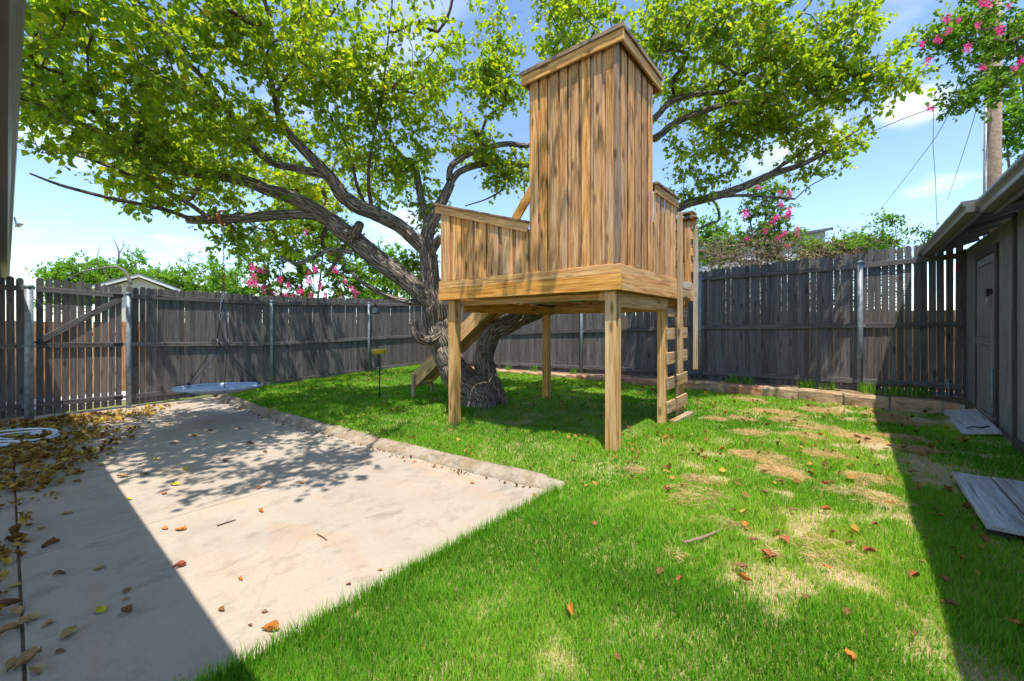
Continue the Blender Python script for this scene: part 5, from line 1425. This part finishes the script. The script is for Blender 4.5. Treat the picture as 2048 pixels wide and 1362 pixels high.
chain('chain', (top.x, top.y, 2.62), jn, M_RUST, 0.07, 0.008, 0.019)
chain('chain', jn + Vector((-.03, 0, 0)), PX(440, 640, 7.0), M_CHAIN, 0.06, 0.007, 0.018)
for q in (jn, low1, low2):
    mb = MB(); mb.tube([q + Vector((.022*math.sin(t_), 0, .045*math.cos(t_))) for t_ in np.linspace(0, 2*math.pi, 13)], 0.006, 6, False); mb.build('carabiner', M_CHAIN, swg, True)
pth = []
for i in range(60):
    t_ = i / 59 * 8 * math.pi
    q = top + c2w(0.05 * (i/59 - .5), 0, 0)
    pth.append(q + c2w(0, 0.125*math.cos(t_), 0.0) + Vector((0, 0, 0.015 + 0.125*math.sin(t_))))
mb = MB(); mb.tube(pth, 0.010, 6); mb.build('limb_wrap', M_ORANGE, swg, True)

fd = GR(759, 795, 0.15)
fdr = thing('bird_feeder', (fd.x, fd.y, 0.14), 'yellow tray bird feeder on a thin black pole in the lawn', 'bird feeder')
ft = PX(757, 703, (fd.to_2d().length)); 
fz = 1.6 - 50 / FOC * (FOC * 1.45 / 142)
mb = MB(); mb.tube([(fd.x, fd.y, 0.10), (fd.x + .005, fd.y, 0.6), (fd.x - .015, fd.y, fz - .02)], 0.0125, 8); mb.build('pole', M_IRON, fdr, True)
mb = MB(); nn = 24
prof = [(0.02, fz - .05), (0.13, fz - .045), (0.155, fz + .03), (0.165, fz + .045), (0.15, fz + .045), (0.125, fz - .03), (0.0, fz - .035)]
v = [(fd.x - .015 + r*math.cos(2*math.pi*i/nn), fd.y + r*math.sin(2*math.pi*i/nn), z) for r, z in prof for i in range(nn)]
f = [(j*nn+i, j*nn+(i+1) % nn, (j+1)*nn+(i+1) % nn, (j+1)*nn+i) for j in range(len(prof)-1) for i in range(nn)]
mb.add(v, f); mb.build('tray', M_YELLOW, fdr, True)
for s_ in (-.05, .05): 
    mb = MB(); mb.tube([(fd.x - .015, fd.y, fz - .02), (fd.x - .015 + s_, fd.y, fz - .22), (fd.x - .015, fd.y, fz - .30)], 0.005, 5); mb.build('bracket', M_IRON, fdr, True)
ln_ = PX(751, 618, 7.4)
lan = thing('hanging_feeder', (ln_.x, ln_.y, ln_.z - .08), 'small grey lantern shaped feeder hanging under the low branch', 'bird feeder')
mb = MB(); mb.disc((ln_.x, ln_.y), .05, ln_.z - .07, ln_.z + .03, 12); mb.build('tube', M_STEEL, lan)
mb = MB(); nn = 12; v = [(ln_.x + .085*math.cos(2*math.pi*i/nn), ln_.y + .085*math.sin(2*math.pi*i/nn), ln_.z + .03) for i in range(nn)] + [(ln_.x, ln_.y, ln_.z + .09)]
mb.add(v, [(i, (i+1) % nn, nn) for i in range(nn)] + [tuple(reversed(range(nn)))]); mb.build('cap', M_IRON, lan)
mb = MB(); mb.disc((ln_.x, ln_.y), .075, ln_.z - .085, ln_.z - .07, 12); mb.build('base', M_IRON, lan)
mb = MB(); mb.tube([(ln_.x, ln_.y, ln_.z + .08), (ln_.x, ln_.y, PX(751, 586, 7.4).z)], 0.004, 5); mb.build('hanger', M_IRON, lan, True)

# coiled hose
h0 = GR(38, 881, 0.0)
pts = []
for i in range(170):
    t_ = i / 169; a_ = t_ * 2 * math.pi * 4.6
    rx = 0.42 + 0.10 * math.sin(a_ * 0.37) + .05 * t_; ry = 0.30 + .06 * math.cos(a_ * .53)
    q = c2w(rx * math.cos(a_) + .05 * math.sin(a_*.21), ry * math.sin(a_), 0)
    pts.append((h0.x + q.x, h0.y + q.y, 0.016 + 0.022 * (i // 37) * (0.6 + .4 * math.sin(a_ * .5))))
e0 = pts[-1]; 
for dx, dy in ((.15, .12), (.28, .10), (.36, -.02), (.30, -.14)):
    q = c2w(dx, dy, 0); pts.append((e0[0] + q.x, e0[1] + q.y, 0.03))
pts2 = []
mb = MB(); P, R = catmull([np.array(p) for p in pts], [0.0135] * len(pts), 0.05); mb.tube(P, R, 7)
tag(mb.build('garden_hose', M_HOSE, smoothf=True), 'loosely coiled white garden hose on the patio at far left', 'hose')

# ------------------------------------------------------------------ grass
def in_lawn(m, n):
    a = (m > PE - 0.01) & (m < SHED_W - 0.04) & (n < edge_n(m) - 0.01)
    b = (m <= PE) & (n > nk(m) + 0.185) & (n < edge_n(m) - 0.01) & (m > -11.35 - 0.117 * (n - 4.2))
    return a | b
BLV = np.array([(-.5, 0, 0), (.5, 0, 0), (-.38, .12, .5), (.38, .12, .5), (0, .45, 1.0)])
BLF = np.array([(0, 1, 3), (0, 3, 2), (2, 3, 4)])
def grass_zone(n, mlo, mhi, nlo, nhi, test, h, w, g, lean=0.5, wet=False):
    m = g.uniform(mlo, mhi, n); k = g.uniform(nlo, nhi, n)
    X = CS * m + SN * k; Y = -SN * m + CS * k
    ok = in_lawn(m, k) & test(m, k, X, Y)
    m, k, X, Y = m[ok], k[ok], X[ok], Y[ok]
    return m, k, X, Y
def blades(m, k, h, w, lean, g, tint):
    n = len(m); z = lawnz(m, k) - 0.014
    a = g.uniform(0, 2*np.pi, n)
    dx = np.column_stack([np.cos(a), np.sin(a), np.zeros(n)]); dy = np.column_stack([-np.sin(a), np.cos(a), np.zeros(n)])
    up = np.array([0, 0, 1.0])
    P = np.column_stack([m, k, z])
    V = P[:, None, :] + BLV[None, :, 0:1] * (w[:, None, None] * dx[:, None, :]) + BLV[None, :, 1:2] * ((h * lean)[:, None, None] * dy[:, None, :]) + BLV[None, :, 2:3] * (h[:, None, None] * up)
    F = (BLF[None] + (np.arange(n) * 5)[:, None, None]).reshape(-1, 3)
    return V.reshape(-1, 3), F, np.repeat(tint, 5)
gg = np.random.default_rng(99)
VV, FF, TT = [], [], []; off = 0
def push(V, F, T):
    global off
    VV.append(V); FF.append(F + off); TT.append(T); off += len(V)
def do(n, box, test, hr, wr, lr=(.15, 1.7)):
    m, k, X, Y = grass_zone(n, *box, test, None, None, gg)
    c = len(m); d = dry_map(m, k)
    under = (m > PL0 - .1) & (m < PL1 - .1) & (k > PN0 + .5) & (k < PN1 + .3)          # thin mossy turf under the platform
    keep = gg.random(c) > np.where(under, 0.35, 0) + 0.85 * d * np.clip(0.5 + 1.2 * (fbm(m * 9, k * 9, 3, 2) - .35), 0, 1.15)
    m, k, d, under = m[keep], k[keep], d[keep], under[keep]; c = len(m)
    h = gg.uniform(*hr, c) * (0.55 + 0.85 * fbm(m * 2.6, k * 2.6, 7, 3)) * np.where(under, 0.55, 1) * (1 - .35 * d)
    near = np.exp(-np.abs(m - PE) / 0.12) * (k < 3.4); h *= 1 + 0.5 * near
    t = 0.10 + 0.40 * gg.beta(2, 2, c) + 0.75 * (fbm(m * .9, k * .9, 1, 4) - .5) + 0.15 * d
    dry = gg.random(c) < (0.15 + 0.12 * smooth(-1.5, 0, m) + 0.62 * d)
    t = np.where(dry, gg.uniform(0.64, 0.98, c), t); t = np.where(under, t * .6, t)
    ln = np.where(dry, gg.uniform(.8, 2.6, c), gg.uniform(*lr, c)); h = np.where(dry, h * .55, h)
    push(*blades(m, k, h, gg.uniform(*wr, c) * np.where(dry, .75, 1), ln, gg, np.clip(t, 0, 1)))
front = lambda lo, hi: (lambda m, k, X, Y: (Y > lo) & (Y <= hi) & (np.abs(X) < 1.75 * Y + 0.5))
do(270000, (PE, 1.4, 0.2, 3.9), front(0.4, 2.4), (.035, .068), (.0035, .0060))
do(250000, (-3.6, 1.4, 0.4, 5.2), front(2.4, 3.8), (.035, .068), (.0045, .0075))
do(210000, (-6.5, 1.4, 2.0, 8.0), front(3.8, 6.2), (.035, .065), (.007, .011))
do(180000, (-11.9, 1.4, 2.9, 9.5), front(6.2, 15), (.035, .062), (.011, .017))
# long blades leaning over the patio edge
k = gg.uniform(0.4, 3.35, 2600); m = PE + np.abs(gg.normal(0, .035, 2600)) - 0.01
push(*blades(m, k, gg.uniform(.06, .14, 2600), gg.uniform(.003, .006, 2600), gg.uniform(.2, 1.1, 2600), gg, gg.uniform(.1, .5, 2600)))
me = trimesh('grass', np.vstack(VV), np.vstack(FF), {'tint': np.concatenate(TT)})
tag(link('grass', me, None, None, M_GRASS), 'bright green lawn grass with straw patches', 'grass', None, 'stuff')
# loose straw thatch lying on the turf in tufts
VV, FF, TT = [], [], []; off = 0
cl = []
gt_ = np.random.default_rng(5)
for px, py, s in ((1530,917,.26),(1560,945,.2),(1390,985,.18),(1375,1000,.15),(1400,960,.12),(1655,915,.2),(1690,985,.16),(1660,1095,.18),(1605,875,.2),(1640,860,.22),(1580,845,.2),(1500,868,.18),(1740,960,.2),(1745,990,.14),(1780,1000,.14),(1720,880,.2),(1640,825,.25),(1560,830,.25),(1480,840,.16),(1430,840,.15),(1270,930,.08),(1650,1120,.15),(1540,1110,.12),(1620,1200,.14),(1300,1230,.13),(1250,1190,.1),(1560,1300,.16),(1480,1345,.18),(1790,850,.3),(1800,880,.22),(1760,835,.22),(1200,1250,.09),(1150,1330,.12),(1840,905,.2),(1900,1250,.1),(1930,1180,.1),(1350,1110,.12),(1455,1050,.1),(1700,800,.3),(1500,805,.25)):
    cl.append((GR(px, py, 0.21), s))
for c, s in cl:
    Yc = -SN * c.x + CS * c.y
    if Yc < 2.3: continue
    s *= (0.5 if Yc < 2.6 else 0.9)
    n = int((1000 if Yc > 3.6 else 300) * (s / .16) ** 1.5)
    rr = s * np.sqrt(gt_.random(n)); aa = gt_.uniform(0, 6.28, n)
    lob = 0.45 + 1.1 * vnoise(aa * 1.1 + c.x * 9, np.full(n, c.y * 7), 3); rr = rr * lob; m = c.x + rr * np.cos(aa) * 1.25; k = c.y + rr * np.sin(aa) * .8
    ok = in_lawn(m, k); m, k, rr = m[ok], k[ok], rr[ok]; n = len(m)
    if n == 0: continue
    z = lawnz(m, k) + 0.010 + 0.028 * np.maximum(0, 1 - (rr / s) ** 2) * gt_.random(n)
    d = rand_dirs(n, gt_); d[:, 2] *= .25
    P = np.column_stack([m, k, z])
    Ln = gt_.uniform(.03, .085, n)
    V, F, T = leaves_arrays(P, d, rand_dirs(n, gt_) * .4 + np.array([0, 0, 1.]), Ln, gt_.uniform(.80, 1.0, n), LEAF4_V, LEAF4_F, 0.07)
    push(V, F, T)
me = trimesh('straw_thatch', np.vstack(VV), np.vstack(FF), {'tint': np.concatenate(TT)})
tag(link('straw_thatch', me, None, None, M_GRASS), 'tufts of pale dry straw lying on the lawn', 'straw', None, 'stuff')
# weeds in the bed
VV, FF, TT = [], [], []; off = 0
for px in (1030, 1080, 1160, 1470, 1500, 1610, 1625, 1660, 1730, 1740, 1780, 1800, 1830, 1845):
    Y = 15.48 / (1.1855 + (px - 1024) / FOC); c = c2w((px - 1024) / FOC * Y, Y, 0); c.y = 9.72 + gt_.uniform(-.1, .1)
    n = 46; m = c.x + gt_.normal(0, .06, n); k = c.y + gt_.normal(0, .05, n)
    V, F, T = blades(m, k, gt_.uniform(.08, .24, n), gt_.uniform(.008, .016, n), gt_.uniform(.2, 1.0, n), gt_, gt_.uniform(.1, .5, n))
    V[:, 2] += np.repeat(bedz(m) - (lawnz(m, k) - .014), 5)
    push(V, F, T)
me = trimesh('weeds', np.vstack(VV), np.vstack(FF), {'tint': np.concatenate(TT)})
tag(link('weeds', me, None, None, M_GRASS), 'green weeds growing in the bed below the back fence', 'weeds', None, 'stuff')

# ------------------------------------------------------------------ fallen leaves
def litter_arrays(P, g, size, tint):
    n = len(P)
    d = rand_dirs(n, g); d[:, 2] *= .22
    u = rand_dirs(n, g) * .55 + np.array([0, 0, 1.0])
    V, F, T = leaves_arrays(P, d, u, size, tint)
    V = V.reshape(n, -1, 3)
    V[:, :, 2] += (g.normal(0.45, .6, (n, 1)) * (np.array([.1, .42, .38, .55, .30, .36, 0, 0])[None] * size[:, None])) + g.normal(0, .10, (n, 8)) * size[:, None]
    lo = V[:, :, 2].min(1); V[:, :, 2] += np.maximum(0, P[:, 2] - lo)[:, None]
    return V.reshape(-1, 3), F, T
gl = np.random.default_rng(17)
n = 13500
m = gl.uniform(-10.75, -3.0, n); k = gl.uniform(-2.0, 2.2, n)
dens = np.clip(1.25 - np.abs(k - 0.05 - 0.10 * (-m - 5)) / (0.06 + 0.24 * np.clip(-m - 5.3, 0, 6)), 0, 1) * (0.25 + 1.3 * np.clip(fbm(m * 1.4, k * 1.4, 2, 4) - .36, 0, 1) * 3)
dens = np.where(k < 0.02, np.maximum(dens, .75 * (fbm(m * 1.2, k * 2, 4, 3) > .40)), dens)
dens = dens * (0.5 + 0.5 * smooth(-4.0, -7.0, m))
ok = gl.random(n) < np.clip(dens, 0, 1)
m, k = m[ok], k[ok]
P = np.column_stack([m, k, np.where(k < .05, -.010, 0.002) + 0.02 * gl.random(len(m))])
V, F, T = litter_arrays(P, gl, gl.uniform(.03, .088, len(P)), np.clip(gl.beta(2, 2, len(P)) * .95, 0, 1))
me = trimesh('leaf_litter', V, F, {'tint': T})
tag(link('leaf_litter', me, None, None, M_LITTER), 'drifts of dry yellow brown leaves on the left of the patio', 'leaves', None, 'stuff')
# loose bits along the kerb foot and in the turf
n = 300; m = gl.uniform(-10.5, -2.4, n); k = nk(m) + np.where(gl.random(n) < .6, -np.abs(gl.normal(0, .06, n)) - .01, .27 + np.abs(gl.normal(0, .05, n)))
P = np.column_stack([m, k, np.where(k < nk(m), .004, lawnz(m, k) + .01)])
V1, F1, T1 = litter_arrays(P, gl, gl.uniform(.012, .04, n), gl.random(n) * .5)
n = 1500; m = gl.uniform(-11.2, 1.2, n); k = gl.uniform(3.4, 9.3, n); ok = in_lawn(m, k) & (fbm(m, k, 1, 2) > .42); m, k = m[ok], k[ok]
P = np.column_stack([m, k, lawnz(m, k) + .028])
V2, F2, T2 = litter_arrays(P, gl, gl.uniform(.03, .075, len(P)), gl.random(len(P)) * .75)
me = trimesh('leaf_crumbs', np.vstack([V1, V2]), np.vstack([F1, F2 + len(V1)]), {'tint': np.concatenate([T1, T2])})
tag(link('leaf_crumbs', me, None, None, M_LITTER), 'scattered dead leaf fragments along the kerb and in the turf', 'leaves', None, 'stuff')
# leaves one can pick out: curled blade with a stalk
def curl_leaf(seed, curl):
    g = np.random.default_rng(seed); nx, ny = 5, 6; V = []
    for j in range(ny):
        t = j / (ny - 1); w = 0.36 * math.sin(math.pi * (0.08 + 0.90 * t) ** 0.8) + .01
        for i in range(nx):
            s = (i / (nx - 1) - .5) * 2
            V.append((s * w * (1 - .25 * curl * abs(s)), t - .5, curl * (0.34 * s * s * w * 2 + 0.25 * (t - .5) ** 2) + g.normal() * .055))
    F = []
    for j in range(ny - 1):
        for i in range(nx - 1):
            a = j*nx+i; F += [(a, a+1, a+nx+1), (a, a+nx+1, a+nx)]
    b = len(V)
    V += [(-.012, -.5, .0), (.012, -.5, .0), (0.10 * g.uniform(-1, 1), -.82, .10 * g.random() + .04)]; F.append((b, b+1, b+2))
    V = np.array(V); V[:, 2] -= V[:, 2].min()
    return V, np.array(F)
LCOL = {'orange': (0.48, 0.17, 0.03), 'brown': (0.20, 0.09, 0.04), 'yellow': (0.50, 0.42, 0.03), 'tan': (0.36, 0.24, 0.10), 'red': (0.38, 0.10, 0.05)}
LMESH = {}
for nm, colr in LCOL.items():
    mt = mat_plain(nm + ' dead leaf', colr, 0.6, 0, 22, 0.45, 0.3, 0.3)
    for q in range(3):
        V, F = curl_leaf(hash_ := (len(LMESH) + 3), (0.5, 1.0, 1.6)[q])
        me = trimesh('fallen_leaf', V, F); me.materials.append(mt); LMESH[(nm, q)] = me
def leaf_at(p, size, colr, label, group, q=None, rot=None):
    q = random.randrange(3) if q is None else q
    size *= 0.85
    M = Matrix.Translation(p) @ Matrix.Rotation(rot if rot is not None else random.uniform(0, 6.28), 4, 'Z') @ Matrix.Rotation(random.uniform(-.12, .12), 4, 'X') @ Matrix.Scale(size, 4)
    o = link('fallen_leaf', LMESH[(colr, q)], M)
    return tag(o, label, 'leaf', group)
for px, py, s in ((360,1060,.10),(522,1024,.075),(518,977,.08),(604,967,.065),(481,1160,.045),(760,1141,.04),(330,1058,.07),(328,988,.08),(945,967,.06),(830,924,.05),(1052,1020,.05)):
    leaf_at(GR(px, py, .002), s, 'orange', 'small orange fallen leaf on the sunlit concrete', 'small orange leaves on the sunlit concrete')
leaf_at(GR(540, 1262, .002), .105, 'orange', 'largest curled orange leaf on the sunlit concrete near the grass edge', None, 2, 2.2)
leaf_at(GR(358, 1135, .002), .085, 'red', 'crumpled rusty brown leaf near the shadow edge on the concrete', None, 2)
leaf_at(GR(1070, 992, .002), .075, 'red', 'rust brown leaf lying at the right end of the kerb', None, 1)
leaf_at(GR(200, 1222, .002), .085, 'yellow', 'bright yellow green leaf on the shaded concrete', None, 0, 1.9)
leaf_at(GR(252, 1225, .002), .095, 'brown', 'dark brown leaf right beside the bright yellow green one', None, 2, 2.0)
leaf_at(GR(350, 970, .002), .11, 'yellow', 'long yellow leaf at the edge of the dappled shade', None, 0, 2.3)
leaf_at(GR(258, 1000, .002), .07, 'yellow', 'yellow leaf in the corner patch of sun on the concrete', None, 1)
for px, py, s in ((443,1221,.06),(530,1225,.04),(500,1252,.03),(697,1170,.035),(1040,1045,.06)):
    leaf_at(GR(px, py, .002), s, 'brown', 'tiny dark brown leaf scrap on the sunlit concrete', 'dark leaf scraps on the sunlit concrete')
for px, py, s in ((140,1268,.11),(95,1250,.07),(118,1150,.07),(200,1137,.075),(255,1183,.06),(252,1200,.04),(82,1058,.09),(50,1033,.06),(135,1028,.09),(100,1092,.12),(20,1080,.08),(60,1240,.12),(35,1225,.10),(55,1325,.13),(25,1335,.10),(120,1305,.05),(30,1260,.12),(15,1215,.12),(70,1345,.09)):
    lc = random.choice(('tan', 'brown', 'tan')); leaf_at(GR(px, py, .002), s, lc, ('dry tan' if lc == 'tan' else 'dark brown') + (' leaf on the shaded concrete, near the bottom left corner' if py > 1200 else ' leaf on the shaded concrete, beside the leaf drift'), 'dry leaves on the shaded concrete')
for px, py, s in ((340,848,.10),(390,872,.09),(500,888,.09),(410,890,.08),(450,922,.10),(370,940,.10),(310,920,.09),(290,950,.10),(245,955,.12),(200,930,.11),(345,888,.09),(225,848,.12),(300,835,.1),(420,862,.08),(560,860,.07),(620,880,.08),(480,858,.08),(530,905,.08)):
    lc = random.choice(('tan', 'yellow', 'brown', 'tan')); leaf_at(GR(px, py, .002), s, lc, lc + (' leaf in the dappled shade of the patio, right of the leaf drift' if px > 330 else ' leaf in the dappled shade at the edge of the leaf drift'), 'leaves in the dappled shade')
def on_lawn(px, py):
    p = GR(px, py, .2)
    for _ in range(3): p = GR(px, py, float(lawnz(p.x, p.y)) + .022)
    return p
LAWNL = ((1505,1080),(1570,1080),(1490,1050),(1535,1110),(1480,1135),(1490,1160),(1545,1115),(1655,1135),(1700,1085),(1740,1105),(1610,1195),(1695,1225),(1750,1050),(1870,1018),(1650,1020),(1585,1020),(1555,1063),(1600,905),(1570,895),(1620,930),(1650,968),(1560,965),(1530,985),(1640,870),(1715,875),(1735,880),(1810,890),(1845,1125),(1890,1160),(1900,1210),(1830,1155),(1830,1270),(2025,1245),(1190,1048),(1140,1225),(1235,1318),(1320,1145),(1440,910),(1445,898),(1480,960),(1360,1160),(1700,1310),(1290,960),(1330,935),(1270,890),(1410,865))
for i, (px, py) in enumerate(LAWNL):
    lc = random.choice(('red', 'brown', 'orange', 'red', 'brown')); sunny = px < 1770
    leaf_at(on_lawn(px, py), random.uniform(.05, .095), lc, {'red': 'rust red', 'brown': 'dark brown', 'orange': 'orange'}[lc] + (' dead leaf lying on the sunlit lawn' if sunny else ' dead leaf on the lawn in the shade of the shed'), 'dead leaves on the right hand lawn')
# twigs
def twig(pts, r, mat, label):
    mb = MB(); P, R = catmull([np.array(p) for p in pts], [r, r * 1.1, r * .6], 0.03); mb.tube(P, R, 6)
    tag(mb.build('twig', mat, smoothf=True), label, 'twig')
z_ = Vector((0, 0, .006))
twig([GR(434, 1053) + z_, GR(452, 1047) + z_, GR(471, 1041) + z_], .005, M_BRUSH, 'straight dark twig on the sunlit concrete')
twig([GR(635, 1070) + z_, GR(646, 1076) + z_, GR(654, 1082) + z_], .004, M_BRUSH, 'short bent twig on the concrete near the middle')
twig([on_lawn(1368, 1085), on_lawn(1405, 1075), on_lawn(1440, 1060)], .010, M_BARK2, 'pale bark-less stick lying on the lawn')
